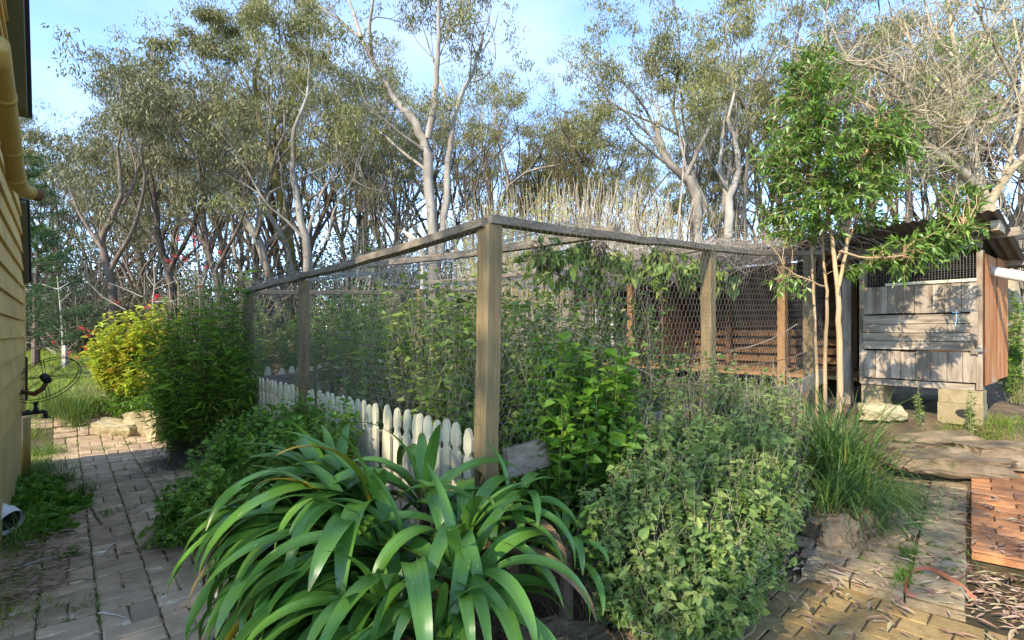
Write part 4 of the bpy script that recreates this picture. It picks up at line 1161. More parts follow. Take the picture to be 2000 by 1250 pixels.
hero('pale_gum', 'thick pale gum with low fork beyond the coppiced stems', 19.0, [
    ([(1358, 500), (1360, 440), (1362, 385), (1340, 345), (1300, 315), (1285, 250)], .30, .10, 0, 0),
    ([(1285, 250), (1290, 220), (1270, 195)], .09, .03, 1, .9), ([(1300, 318), (1240, 270), (1220, 240)], .07, .02, -1, .9), ([(1340, 345), (1370, 280), (1390, 240), (1355, 200), (1340, 175)], .10, .03, 1, 1), ([(1345, 350), (1330, 280), (1325, 240)], .06, .02, .4, .8)],
    106, M['gum_bark'], M['l_gum'], 120, .15, .7, 2.0)
hero('pale_gum', 'pale gum with dark elbow joint left of the laurel crown', 17.0, [
    ([(1420, 520), (1425, 430), (1422, 385), (1442, 340), (1440, 290), (1420, 230)], .19, .07, 0, 0),
    ([(1422, 385), (1405, 340), (1410, 270), (1420, 210)], .09, .03, .8, .5), ([(1420, 240), (1440, 160), (1430, 100)], .06, .02, .6, .8), ([(1425, 375), (1390, 320), (1375, 300)], .06, .02, -.8, .5)],
    107, M['gum_bark'], M['l_gum'], 110, .14, .6, 1.7)
for i, (x0, x1, Y, w) in enumerate(((330, 300, 15, .16), (215, 240, 13.5, .14), (420, 395, 14.5, .12), (280, 265, 19, .15), (505, 470, 20, .13))):
    hero('twisted_tree', ['dark twisted tree rising behind the golden shrub', 'dark leaning tree with crooked limbs at the lawn edge', 'dark branching tree behind the feathery shrub',
                          'thin dark trunk deep in the wood over the lawn', 'thin dark trunk deep in the wood behind the leaning gums'][i], Y, [
        ([(x0, 680), (x0 + 8, 560), (x0 - 20, 470), (x1, 380), (x1 - 10, 290)], w, .04, 0, .6),
        ([(x0 - 12, 490), (x0 - 60, 420), (x0 - 90, 340)], w * .45, .02, 1.5, .7), ([(x0, 530), (x0 + 50, 440), (x0 + 70, 350), (x0 + 60, 290)], w * .5, .02, -1, .7), ([(x1, 400), (x1 + 30, 340), (x1 + 10, 270)], w * .35, .015, .7, .6)],
        120 + i, M['gum_bark_dark'], M['l_gum2'], 110, .13, .55, 1.5)

# dense wood behind everything: understory leaves and twigs that read as one mass
r = np.random.default_rng(77)
ml, ms = MB(), MB()
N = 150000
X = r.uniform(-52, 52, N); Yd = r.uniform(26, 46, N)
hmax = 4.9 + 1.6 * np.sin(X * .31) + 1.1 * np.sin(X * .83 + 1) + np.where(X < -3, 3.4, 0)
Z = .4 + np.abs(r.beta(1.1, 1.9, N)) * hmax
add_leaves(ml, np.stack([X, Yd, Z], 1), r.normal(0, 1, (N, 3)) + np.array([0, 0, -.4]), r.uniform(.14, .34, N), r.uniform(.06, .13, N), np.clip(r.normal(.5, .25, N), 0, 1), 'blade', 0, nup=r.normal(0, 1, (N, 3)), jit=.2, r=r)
for k in range(1500):
    x = r.uniform(-45, 45); y = r.uniform(20, 40)
    p = np.array([x, y, 0.6]); d = nrm(np.array([r.normal(0, .35), r.normal(0, .2), 1])); L = r.uniform(2.0, 6.5)
    P = wiggle(p, p + d * L, 6, .12, r)
    w = r.uniform(.02, .07)
    ms.tube(P, np.linspace(w, w * .3, 6), 4, False)
    for q in range(4):
        i = r.integers(2, 6); d2 = nrm(d + r.normal(0, .7, 3)); P2 = wiggle(P[i], P[i] + d2 * L * .35, 4, .08, r); ms.tube(P2, np.linspace(w * .4, w * .1, 4), 3, False)
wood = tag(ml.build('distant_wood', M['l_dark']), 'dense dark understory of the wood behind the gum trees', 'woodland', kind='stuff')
tag(ms.build('distant_twigs', M['gum_bark_dark']), 'tangle of grey brown stems filling the wood below the gums', 'woodland', kind='stuff')

# understory shrubs at the wood edge
def under(label, px, Y, ytop, wd, seed, leafm, n=150, nlf=26, leaf=.10, bare=60, sm=None):
    x = (px - 1000) / 1036 * Y; z0 = gz((x, Y)); h = CAM_H + (650 - ytop) / 1036 * Y - z0
    e = [((x, Y, z0 + h * .55), (wd, wd * .7, h * .45)), ((x + wd * .4, Y, z0 + h * .35), (wd * .8, wd * .6, h * .35)), ((x - wd * .4, Y + .3, z0 + h * .4), (wd * .7, wd * .6, h * .38))]
    return shrub('understory_shrub', label, 'shrub', [(x - .2, Y, z0), (x + .3, Y + .2, z0)], e, n, nlf, leaf, leaf * .38, leafm, sm or M['twig'], seed, .014, 'blade', .3, 1.0, .3, .3, wig=.10, bare=bare, stem_n=7)
for i, (px, Y, yt, wd, lf) in enumerate(((75, 17, 470, 2.0, 'l_dark'), (150, 15.5, 480, 1.7, 'l_dark'), (250, 17.5, 430, 2.2, 'l_dark'), (360, 16, 460, 1.8, 'l_gum2'), (440, 14, 500, 1.5, 'l_gum2'),
                                     (530, 16.5, 430, 1.8, 'l_dark'), (680, 15, 400, 1.6, 'l_pine'), (745, 17, 300, 1.8, 'l_pine'), (800, 19, 420, 1.7, 'l_dark'), (920, 18, 330, 1.5, 'l_dark'), (1010, 20, 320, 1.7, 'l_dark'),
                                     (1180, 21, 330, 2.0, 'l_dark'), (1270, 20, 350, 1.6, 'l_gum2'), (1400, 18, 380, 1.4, 'l_gum2'), (1480, 15, 380, 1.3, 'l_gum2'), (1870, 14, 330, 1.8, 'l_gum2'), (1990, 13, 400, 1.6, 'l_dark'))):
    nm = {'l_dark': 'dark', 'l_gum2': 'grey brown', 'l_pine': 'deep green feathery'}[lf]
    loc = ['by the house eave', 'behind the staked sapling', 'at the lawn edge behind the golden shrub', 'behind the red flowers', 'behind the feathery shrub top', 'behind the leaning gums', 'behind the raised beam of the run',
           'tall, beside the forked gum', 'below the forked gum', 'right of the forked gum', 'behind the coppiced stems', 'behind the right coppiced stems', 'beside the thick pale gum', 'under the elbowed gum', 'left of the laurel', 'behind the bare tree', 'behind the waste pipe'][i]
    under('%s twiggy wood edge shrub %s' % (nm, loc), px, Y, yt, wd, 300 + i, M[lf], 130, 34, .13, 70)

# unseen gum added behind the camera, crown shaped to filter sun onto the foreground
r = np.random.default_rng(400)
sh = np.array([-.62, -.785, 0]); lat = np.array([.785, -.62, 0])
def sw(w, l, z): return lat * w - sh * l + UP * z
LT = -10.0
tb = sw(-2.6, LT, 0); tb[2] = gz(tb)
shade = thing('added_shade_gum', 'unseen gum tree added behind the camera to shade the path corner and lily bed', 'tree', tb)
ms, ml = MB(), MB()
P, d_ = grow(ms, r, tb - UP * .2, (0, 0, 1), 6.2, .32, .22, 7, .04, .1, 9)
for w_ in np.arange(-5.9, .7, .62):
    for z_ in (7.4, 8.3, 9.3, 10.3):
        c_ = sw(w_ + r.normal(0, .1), LT + r.normal(0, .5), z_ + r.normal(0, .08))
        ms.tube(wiggle(P[-1], c_, 7, .12, r), np.linspace(.09, .02, 7), 5, False)
        clump(ml, r, c_, .85, 60, .24, .10, r.uniform(.3, .7))
part(ms, 'trunk', M['gum_bark'], shade, True); part(ml, 'crown', M['l_gum'], shade)['kind'] = 'stuff'
# ------------------------------------------------------------------ strap leaved lilies
def lilymat(name, c0, c1, tipc, tipf):
    m, nt, b = newmat(name)
    uv = nt.nodes.new('ShaderNodeUVMap'); uv.uv_map = 'UVMap'
    sp_ = nt.nodes.new('ShaderNodeSeparateXYZ'); nt.links.new(uv.outputs[0], sp_.inputs[0])
    oi = nt.nodes.new('ShaderNodeObjectInfo')
    base = nt.nodes.new('ShaderNodeMixRGB'); base.inputs['Color1'].default_value = (*c0, 1); base.inputs['Color2'].default_value = (*c1, 1)
    nt.links.new(oi.outputs['Random'], base.inputs['Fac'])
    # fine lengthwise veins
    mp = nt.nodes.new('ShaderNodeMapping'); mp.inputs['Scale'].default_value = (26, 1.2, 1); nt.links.new(uv.outputs[0], mp.inputs['Vector'])
    nz = nt.nodes.new('ShaderNodeTexNoise'); nz.inputs['Scale'].default_value = 1.0; nz.inputs['Detail'].default_value = 3; nt.links.new(mp.outputs[0], nz.inputs['Vector'])
    vn = nt.nodes.new('ShaderNodeMixRGB'); vn.blend_type = 'MULTIPLY'; vn.inputs['Fac'].default_value = .85
    vr = ramp(nt, [(.5, .5, .5), (1.3, 1.3, 1.25)], [.3, .7]); nt.links.new(nz.outputs['Fac'], vr.inputs['Fac'])
    nt.links.new(base.outputs[0], vn.inputs['Color1']); nt.links.new(vr.outputs[0], vn.inputs['Color2'])
    # pale chewed streaks
    ad = nt.nodes.new('ShaderNodeVectorMath'); ad.operation = 'ADD'
    cm = nt.nodes.new('ShaderNodeMath'); cm.operation = 'MULTIPLY'; cm.inputs[1].default_value = 61.0
    nt.links.new(oi.outputs['Random'], cm.inputs[0]); nt.links.new(cm.outputs[0], ad.inputs[1]); nt.links.new(uv.outputs[0], ad.inputs[0])
    mp2 = nt.nodes.new('ShaderNodeMapping'); mp2.inputs['Scale'].default_value = (9, 13, 1); nt.links.new(ad.outputs[0], mp2.inputs['Vector'])
    n2 = nt.nodes.new('ShaderNodeTexNoise'); n2.inputs['Scale'].default_value = 1.0; n2.inputs['Detail'].default_value = 1; nt.links.new(mp2.outputs[0], n2.inputs['Vector'])
    r2 = ramp(nt, [(0, 0, 0), (1, 1, 1)], [.74, .77]); nt.links.new(n2.outputs['Fac'], r2.inputs['Fac'])
    st_ = nt.nodes.new('ShaderNodeMixRGB'); st_.inputs['Color2'].default_value = (.30, .36, .12, 1)
    nt.links.new(r2.outputs[0], st_.inputs['Fac']); nt.links.new(vn.outputs[0], st_.inputs['Color1'])
    # yellow base of the sheath and ageing tip
    tr_ = ramp(nt, [(1, 1, 1), (0, 0, 0), (0, 0, 0), (1, 1, 1)], [.0, .16, tipf[0], tipf[1]]); nt.links.new(sp_.outputs['Y'], tr_.inputs['Fac'])
    tm_ = nt.nodes.new('ShaderNodeMixRGB'); tm_.inputs['Color2'].default_value = (*tipc, 1)
    nt.links.new(tr_.outputs[0], tm_.inputs['Fac']); nt.links.new(st_.outputs[0], tm_.inputs['Color1'])
    nt.links.new(tm_.outputs[0], b.inputs['Base Color'])
    b.inputs['Roughness'].default_value = .30; b.inputs['Specular IOR Level'].default_value = .5
    bp = nt.nodes.new('ShaderNodeBump'); bp.inputs['Strength'].default_value = .35; bp.inputs['Distance'].default_value = .002
    nt.links.new(nz.outputs['Fac'], bp.inputs['Height']); nt.links.new(bp.outputs[0], b.inputs['Normal'])
    tl = nt.nodes.new('ShaderNodeBsdfTranslucent'); nt.links.new(tm_.outputs[0], tl.inputs['Color'])
    mx = nt.nodes.new('ShaderNodeMixShader'); mx.inputs['Fac'].default_value = .15
    nt.links.new(b.outputs[0], mx.inputs[1]); nt.links.new(tl.outputs[0], mx.inputs[2]); nt.links.new(mx.outputs[0], nt.nodes['Material Output'].inputs['Surface'])
    return m
M['lily'] = lilymat('lily_leaf', (.055, .15, .02), (.11, .245, .038), (.20, .19, .04), (.93, 1.0))
M['lily_y'] = lilymat('yellowing_lily_leaf', (.10, .17, .02), (.20, .22, .02), (.62, .33, .02), (.45, .85))

def lily_leaf(seed, th0, bend, L=.85, W=.062, seg=14, twist=0.0, fold=.22, kinkf=None):
    r = np.random.default_rng(seed); m = MB()
    x = z = 0.0; V = []; UVs = []
    y = 0.0
    for k in range(seg + 1):
        s = k / seg
        th = th0 - bend * s ** 1.35
        if kinkf and s > kinkf: th -= .8
        w = W * min(1, .42 + 1.5 * s) * max(0.02, (1 - s ** 3.0)) ** .75
        nx_, nz__ = -math.sin(th), math.cos(th)
        tw = twist * s
        f = fold * (1 - .5 * s)
        for q, e in ((-1, 1), (-.5, .42), (0, 0), (.5, .42), (1, 1)):
            yy = q * w / 2 * math.cos(tw); hh = e * f * w + q * w / 2 * math.sin(tw) + (.0025 * math.sin(s * 9 + seed) if abs(q) == 1 else 0)
            V.append((x + nx_ * hh, y + yy, z + nz__ * hh)); UVs.append((q * .5 + .5, s))
        x += math.cos(th) * L / seg; z += math.sin(th) * L / seg; y += .006 * math.sin(s * 3 + seed) * L / seg * 10 * .3
    Q = [(k * 5 + j, k * 5 + j + 1, k * 5 + 6 + j, k * 5 + 5 + j) for k in range(seg) for j in range(4)]
    m.add(V, Q); m.uv = np.array(UVs)
    me = m.mesh('strap_leaf', True)
    return me
LV = {}
M['dead_leaf'] = surf('dead_strap_leaf', [(.14, .08, .035), (.27, .18, .09)], 9, rough=.85, bump=.2, rnd=.2)
def lvar(kind, i):
    key = (kind, i)
    if key not in LV:
        rr = np.random.default_rng(700 + hash(kind) % 50 * 0 + {'in': 0, 'mid': 40, 'out': 80}[kind] + i)
        if kind == 'in': th0, bd = R(rr.uniform(70, 86)), R(rr.uniform(50, 110))
        elif kind == 'mid': th0, bd = R(rr.uniform(45, 66)), R(rr.uniform(125, 160))
        else: th0, bd = R(rr.uniform(18, 42)), R(rr.uniform(100, 132))
        LV[key] = lily_leaf(700 + i, th0, bd, 1.0, .112, 16, rr.normal(0, .22), rr.uniform(.12, .3), rr.uniform(.45, .8) if rr.uniform() < .16 else None)
    return LV[key]
lilies = [ # px, py of crown, depth, leaves, main azimuth (deg, None = all round), spread, length, label
    (898, 1112, 1.86, 25, None, 0, .60, 'front strap leaved lily with leaves radiating from a pale crown'),
    (905, 1010, 2.12, 22, None, 0, .62, 'lily with upright channelled leaves against the corner post'),
    (800, 1085, 1.98, 26, 205, 80, .72, 'lily with broad leaves hanging over the front of the bed'),
    (735, 960, 2.30, 24, 190, 100, .80, 'lily with tall upright yellow tipped leaf before the pickets'),
    (690, 1040, 2.15, 30, 208, 60, .72, 'lily sweeping long leaves down to the brick path'),
    (655, 930, 2.6, 26, 190, 75, .76, 'lily with pale arching leaves below the green herb bank'),
    (600, 1000, 2.5, 26, 200, 60, .66, 'lily whose leaf tips reach over the brick path edge'),
    (760, 1180, 1.80, 26, 215, 75, .62, 'low lily at the front corner of the bed in deep shade'),
    (630, 1110, 2.15, 26, 210, 60, .62, 'dark lily under the long sweeping leaves by the path'),
    (700, 1190, 1.95, 26, 225, 70, .55, 'lily hanging dark leaves at the very edge of the bricks'),
    (850, 1215, 1.72, 24, 260, 80, .5, 'low lily under the pale crowned front one'),
    (1000, 960, 2.32, 16, None, 0, .46, 'lily with one tall blade right of the corner post'),
    (1105, 1035, 2.28, 12, None, 0, .36, 'small lily with folded leaves beside the mint bank'),
    (830, 930, 2.38, 18, 150, 140, .62, 'lily tucked between the pickets and the front lilies')]
rl = np.random.default_rng(909)
for px, py, Y, n, az0, spr, Ln, lab in lilies:
    c = at(px, py, Y)
    c[2] = max(c[2], gz(c) + .05)
    o = thing('strap_leaved_lily', lab, 'plant', (c[0], c[1], gz(c)), 'strap leaved lilies in the corner bed')
    hz = (c[2] - gz(c)) * .86
    m = MB(); m.tube([(0, 0, -.05), (0, 0, hz * .6), (0, 0, hz + .03)], [.034, .032, .02], 8); m.build('stem_base', M['stem_brown'], o)
    n = int(n * 1.3); Ln *= .9
    for k in range(n):
        f = k / n
        kind = 'in' if f < .1 else ('mid' if f < .6 else 'out')
        me = lvar(kind, int(rl.integers(0, 8)))
        lf = link('strap_leaf', me, o)
        if az0 is None: az = k * 2.4 + rl.normal(0, .2)
        else: az = R(az0 + rl.normal(0, spr * .55))
        if len(me.materials) == 0: me.materials.append(M['lily'])
        if k > n - 3 and rl.uniform() < .6:
            lf.material_slots[0].link = 'OBJECT'; lf.material_slots[0].material = M['dead_leaf']
        elif rl.uniform() < .035:
            lf.material_slots[0].link = 'OBJECT'; lf.material_slots[0].material = M['lily_y']
        lf.location = (.018 * math.cos(az), .018 * math.sin(az), hz - .04 * f * 2 + rl.normal(0, .012))
        s = Ln * rl.uniform(.78, 1.15) * (1.0 if kind != 'in' else .8)
        lf.scale = (s, s * rl.uniform(.85, 1.2), s)
        if Ln < .7: lf.scale[1] *= 1.15
        lf.rotation_euler = (rl.normal(0, .12), rl.normal(0, .10), az)

# ------------------------------------------------------------------ herbs and shrubs round the run
def ball(px, py, Y, r): return (at(px, py, Y), r)
# bright herb bank on the path side of the pickets
bs = [at(x, 900, Y) for x, Y in ((430, 3.9), (480, 3.7), (540, 3.9), (600, 3.9), (450, 3.3), (640, 3.5))]
for b in bs: b[2] = gz(b)
shrub('herb_bank', 'bright green small leaved herb bank along the outside of the pickets', 'plant', bs,
      [ball(445, 890, 3.5, (.30, .30, .16)), ball(500, 850, 3.7, (.30, .3, .2)), ball(560, 825, 3.9, (.28, .22, .20)), ball(600, 808, 3.9, (.2, .2, .22)), ball(520, 845, 3.7, (.28, .25, .2)), ball(420, 950, 3.2, (.22, .22, .14)), ball(650, 830, 3.5, (.2, .2, .2)), ball(590, 870, 3.3, (.35, .25, .2))],
      1000, 20, .038, .027, M['l_bright'], M['stem_green'], 31, .0025, 'ovate', .3, 1.0, .1, .4, wig=.012)
# mint bank on the right
bs = [at(x, 1050, Y) for x, Y in ((1240, 2.5), (1330, 2.5), (1420, 2.7), (1180, 2.4), (1480, 2.9), (1300, 2.2), (1400, 2.3), (1250, 3.0), (1400, 3.2))]
for b in bs: b[2] = gz(b)
shrub('mint_bank', 'wide grey green nettle leaved mint bank spilling over the yellow pavers', 'plant', bs,
      [ball(1300, 950, 2.6, (.32, .3, .22)), ball(1400, 930, 2.8, (.34, .3, .22)), ball(1250, 1050, 2.35, (.28, .25, .22)), ball(1350, 1050, 2.4, (.30, .28, .24)), ball(1450, 1010, 2.65, (.30, .28, .20)), ball(1290, 1150, 2.15, (.24, .2, .20)),
       ball(1380, 1140, 2.25, (.24, .2, .20)), ball(1460, 1090, 2.45, (.2, .18, .18)), ball(1500, 940, 3.0, (.26, .26, .18)), ball(1180, 1010, 2.4, (.16, .2, .16)), ball(1420, 860, 3.2, (.42, .3, .18)), ball(1300, 870, 3.0, (.32, .3, .2))],
      2000, 28, .027, .020, M['l_mint'], M['twig_pale'], 32, .0020, 'heart', .3, 1.0, .25, .45, wig=.030, curl=.2, bare=420, szr=(.35, 1.7), jit=.75)
bs = [at(x, 900, Y) for x, Y in ((1350, 3.4), (1450, 3.6), (1280, 3.1), (1540, 3.9))]
for b in bs: b[2] = gz(b)
shrub('weed_tangle', 'tangled green weeds climbing the base board of the run behind the mint', 'plant', bs,
      [ball(1380, 800, 3.5, (.5, .3, .3)), ball(1480, 810, 3.7, (.4, .3, .25)), ball(1270, 830, 3.15, (.35, .25, .25)), ball(1400, 740, 3.75, (.35, .25, .25)), ball(1500, 760, 4.1, (.3, .3, .25))],
      700, 18, .036, .022, M['l_mint'], M['twig_pale'], 33, .0022, 'ovate', .3, 1.0, .2, .3, wig=.04, bare=260)
# bright broad leaved shrub
bs = [at(1130, 900, 2.95), at(1180, 900, 3.0), at(1080, 900, 2.85)]
for b in bs: b[2] = gz(b)
shrub('broad_leaved_shrub', 'bright light green broad leaved shrub leaning out of the run netting', 'shrub', bs,
      [ball(1120, 770, 2.95, (.24, .22, .26)), ball(1180, 730, 3.05, (.2, .2, .2)), ball(1080, 700, 2.95, (.16, .18, .2)), ball(1150, 830, 2.9, (.28, .2, .18)), ball(1060, 790, 2.85, (.15, .16, .2))],
      230, 17, .062, .05, M['l_bright'], M['stem_green'], 34, .003, 'ovate', .35, 1.0, .1, .4, wig=.015, curl=.12)
# tangle inside the run
def run_pts(n, seed, s0, s1, t0, t1): return [st(a_, b_, gz(st(a_, b_))) for a_, b_ in zip(np.random.default_rng(seed).uniform(s0, s1, n), np.random.default_rng(seed + 1).uniform(t0, t1, n))]
def es(s, t, z, r3): return (st(s, t, z), r3)
shrub('vine_tangle', 'dense twiggy vine tangle pressing on the wire right of the corner post', 'vine', run_pts(10, 41, .3, 1.8, .1, 1.0),
      [es(.45, .35, 1.0, (.42, .36, .62)), es(1.1, .35, 1.1, (.5, .4, .70)), es(1.8, .45, 1.05, (.5, .4, .6)), es(.7, .5, 1.65, (.55, .4, .26)), es(1.5, .4, 1.7, (.5, .3, .26)), es(.4, .3, .6, (.3, .3, .35)), es(2.5, .5, 1.0, (.4, .3, .4))],
      760, 17, .058, .036, M['l_pen'], M['twig'], 42, .0032, 'ovate', .15, 1.0, .3, .2, wig=.05, bare=150, curl=.12, sparse_stems=2)
shrub('vine_tangle', 'leafy vine tangle with arching canes behind the middle of the left netting', 'vine', run_pts(10, 51, .6, 2.0, .9, 2.8),
      [es(.9, 1.2, 1.1, (.5, .5, .62)), es(1.4, 2.0, 1.2, (.6, .5, .6)), es(1.9, 2.9, 1.3, (.6, .6, .5)), es(.8, 1.4, 1.62, (.5, .5, .22)), es(2.3, 1.6, 1.3, (.6, .6, .6)), es(1.3, 2.6, 1.0, (.5, .5, .4))],
      780, 17, .060, .036, M['l_pen'], M['twig'], 52, .0035, 'ovate', .15, 1.0, .3, .2, wig=.06, bare=110, curl=.12, sparse_stems=2)
shrub('vine_tangle', 'drooping large leaved vine hanging from the right roof wire', 'vine', [st(1.2, .3, 2.0), st(1.8, .25, 2.03), st(2.4, .2, 2.05), st(.7, .4, 1.95), st(1.4, .7, 2.05)],
      [es(1.2, .3, 1.82, (.4, .2, .18)), es(1.8, .3, 1.85, (.4, .2, .18)), es(.8, .45, 1.8, (.3, .25, .16)), es(2.4, .2, 1.85, (.3, .15, .2))],
      110, 9, .085, .045, M['l_pen'], M['stem_brown'], 53, .0025, 'ovate', .2, .8, .9, .2, wig=.03, clamp=False, curl=.1, bare=60)
shrub('climbing_vine', 'light green vine climbing the left netting up to the roof rail', 'vine', run_pts(12, 45, .2, .6, .3, 3.8),
      [es(.35, .7, 1.35, (.4, .35, .45)), es(.4, 1.5, 1.5, (.45, .35, .35)), es(.45, 2.3, 1.6, (.45, .35, .28)), es(.6, 3.2, 1.5, (.5, .4, .3)), es(.5, 1.1, 1.75, (.5, .4, .16)), es(.35, .4, .9, (.3, .3, .4))],
      620, 14, .055, .036, M['l_pen'], M['twig'], 46, .003, 'ovate', .35, 1.0, .3, .2, wig=.06, bare=90, curl=.12, tone=(.25, 1), sparse_stems=2)
shrub('bamboo_thicket', 'sunlit light green bamboo thicket at the far corner behind the pickets', 'shrub', run_pts(14, 61, .2, 1.6, 4.7, 5.4),
      [es(.4, 5.0, 1.35, (.5, .45, .55)), es(1.1, 5.1, 1.45, (.6, .45, .6)), es(1.9, 5.2, 1.5, (.6, .5, .6)), es(2.7, 5.3, 1.5, (.6, .5, .6)), es(3.4, 5.2, 1.6, (.5, .5, .6))],
      640, 32, .095, .017, M['l_bamboo'], M['stem_green'], 62, .004, 'lance', .2, .9, .4, .2, wig=.02)
shrub('run_weeds', 'low green weeds covering the floor of the run', 'plant', run_pts(30, 71, .3, 2.6, .3, 4.0),
      [es(.6, .8, .38, (.5, .6, .2)), es(.7, 2.0, .42, (.6, .7, .2)), es(.8, 3.2, .45, (.6, .7, .2)), es(1.7, 1.2, .55, (.7, .8, .24)), es(1.8, 2.8, .6, (.7, .8, .24))],
      800, 15, .045, .03, M['l_bright'], M['stem_green'], 72, .002, 'ovate', .3, 1, .1, .2, wig=.012, tone=(0, .75))
# dry vine thatch drooping over the coop edge
r = np.random.default_rng(81); ms = MB()
for k in range(1500):
    t_ = r.uniform(-.2, 4.4); k0 = r.normal(-.25, .3)
    p0 = cp(t_, k0, 2.46 + abs(r.normal(0, .05))); d = D1 * r.normal(0, .35) + D2 * r.normal(-.25, .3) + UP * -abs(r.normal(.12, .2))
    P = wiggle(p0, p0 + d, 5, .03, r); ms.tube(P, np.linspace(.004, .0015, 5), 3, False)
tag(ms.build('dry_vine_thatch', M['twig']), 'dry grey vine stems matted over the coop roof edge', 'vine', kind='stuff')
# arching canes through the run
r = np.random.default_rng(82)
canes = [([(1100, 640), (1200, 690), (1290, 745)], 3.6), ([(610, 640), (760, 690), (900, 735)], 4.0), ([(1230, 690), (1420, 690), (1560, 630)], 4.2), ([(1225, 690), (1440, 715), (1610, 670)], 4.4),
         ([(1320, 480), (1335, 300), (1328, 270)], 3.7), ([(1270, 480), (1250, 440), (1245, 400)], 3.5), ([(1010, 440), (1040, 400), (1080, 330)], 4.5), ([(1060, 520), (1170, 580), (1230, 630)], 3.5), ([(870, 430), (890, 560), (905, 640)], 3.6)]
for i, (c, Y) in enumerate(canes):
    C = [at(x, y, Y) for x, y in c]; C = np.array(C)
    P = np.array([(1 - f) ** 2 * C[0] + 2 * f * (1 - f) * (2 * C[1] - .5 * (C[0] + C[2])) + f * f * C[2] for f in np.linspace(0, 1, 12)]) + np.cumsum(r.normal(0, .004, (12, 3)), 0)
    m = MB(); m.tube(P, np.linspace(.006, .0025, 12), 5)
    tag(m.build('bare_cane', M['stem_brown'] if i % 2 else M['twig'], origin=P[0]), ['grey cane slanting down behind the bright shrub', 'long cane crossing the left netting above the pickets', 'thin cane rising to the laurel stems', 'thin cane sagging along the base board', 'dark upright cane standing above the roof rail',
        'short dark cane poking up through the roof wire', 'cane leaning from the corner post towards the coppiced stems', 'pale cane slanting under the drooping vine leaves', 'upright cane left of the corner post'][i], 'cane')

# ------------------------------------------------------------------ left side shrubs
b = at(400, 850, 5.7); b[2] = gz(b)
shrub('feathery_shrub', 'tall dark green feathery shrub between the path end and the pickets', 'shrub', [b, b + np.array([-.3, .1, 0]), b + np.array([.25, .15, 0])],
      [ball(390, 700, 5.7, (.48, .45, .5)), ball(335, 710, 5.9, (.33, .4, .42)), ball(450, 660, 5.6, (.35, .4, .5)), ball(430, 590, 5.8, (.35, .35, .3)), ball(340, 620, 6.0, (.32, .35, .25)), ball(360, 790, 5.8, (.4, .35, .25)), ball(470, 560, 5.7, (.2, .2, .18)), ball(400, 555, 5.8, (.22, .2, .15)), ball(300, 690, 6.0, (.2, .2, .3)), ball(480, 720, 5.5, (.2, .25, .4))],
      430, 24, .13, .021, M['l_feather'], M['stem_brown'], 91, .004, 'lance', .2, .9, .35, .1, wig=.05)
b = at(255, 790, 7.6); b[2] = gz(b)
def salv(ms, ml, r): pass
sv = shrub('golden_shrub', 'sunlit golden green salvia bush with small red flowers by the lawn', 'shrub', [b, b + np.array([.3, .1, 0]), b + np.array([-.2, 0, 0])],
      [ball(255, 660, 7.6, (.55, .45, .45)), ball(215, 690, 7.5, (.35, .35, .35)), ball(300, 640, 7.7, (.4, .4, .4)), ball(280, 730, 7.6, (.45, .4, .25))],
      340, 28, .075, .036, M['l_salvia'], M['stem_brown'], 92, .004, 'ovate', .3, 1, .2, .35, wig=.03, curl=.12)
m = MB(); r = np.random.default_rng(93)
for px, py in ((105, 670), (165, 645), (172, 655), (160, 640), (135, 690), (150, 700), (168, 680), (230, 590), (305, 577), (290, 600), (245, 680), (325, 650), (322, 750), (300, 585)):
    c = at(px, py, 7.4 + r.normal(0, .15)); n = 14
    P = c + r.normal(0, .015, (n, 3)) * np.array([1.6, 1, 1]); add_leaves(m, P, r.normal(0, 1, (n, 3)), .03, .014, r.uniform(0, 1, n), 'lance', .2, r=r)
f_ = part(m, 'flower_spikes', M['red'], sv); f_['kind'] = 'stuff'
# low plants of the lawn bank
b = at(240, 790, 7.3); b[2] = gz(b)
shrub('bank_plant', 'low leafy ground plant under the golden bush on the lawn bank', 'plant', [b, b + np.array([-.5, .1, 0]), b + np.array([.5, 0, 0])],
      [ball(200, 785, 7.3, (.4, .25, .15)), ball(270, 790, 7.2, (.4, .25, .18)), ball(330, 790, 7.0, (.3, .25, .2)), ball(150, 790, 7.3, (.3, .2, .12))], 300, 18, .045, .026, M['l_bright'], M['stem_green'], 94, .003, 'ovate', .2, 1, .1, .2)
# whitish bare sapling with red flowers
def stick_tree(name, label, base, limbs, r0, mat, flowers=None, cat='sapling'):
    o = thing(name, label, cat, base)
    m = MB()
    for pts, a, b_ in limbs: m.tube(np.array(pts), np.linspace(a, b_, len(pts)), 5, False)
    part(m, 'branches', mat, o)
    if flowers is not None:
        m = MB(); r = np.random.default_rng(5)
        for c in flowers:
            n = 10; P = c + r.normal(0, .013, (n, 3)); add_leaves(m, P, r.normal(0, 1, (n, 3)), .028, .018, r.uniform(0, 1, n), 'lance', .2, r=r)
        f = part(m, 'flowers', M['red'], o); f['kind'] = 'stuff'
Y = 8.3
b = at(300, 780, Y); b[2] = gz(b)
A = lambda *pp: [at(x, y, Y + .02 * k) for k, (x, y) in enumerate(pp)]
stick_tree('bare_sapling', 'bare white twigged sapling standing above the golden bush', b, [
    ([b] + A((298, 680), (298, 590), (302, 555), (300, 510)), .016, .005), (A((302, 560), (287, 540), (286, 525)), .006, .003), (A((300, 590), (340, 588), (380, 565)), .007, .003), (A((302, 565), (340, 550), (372, 535)), .006, .002),
    (A((300, 560), (318, 545), (325, 540)), .005, .002), (A((282, 575), (282, 540)), .005, .002), (A((278, 580), (245, 565), (212, 552)), .006, .002), (A((245, 605), (200, 580), (168, 548)), .006, .002)], .01, M['twig_white'])
b2 = at(392, 700, 6.6); b2[2] = gz(b2)
Y = 6.6
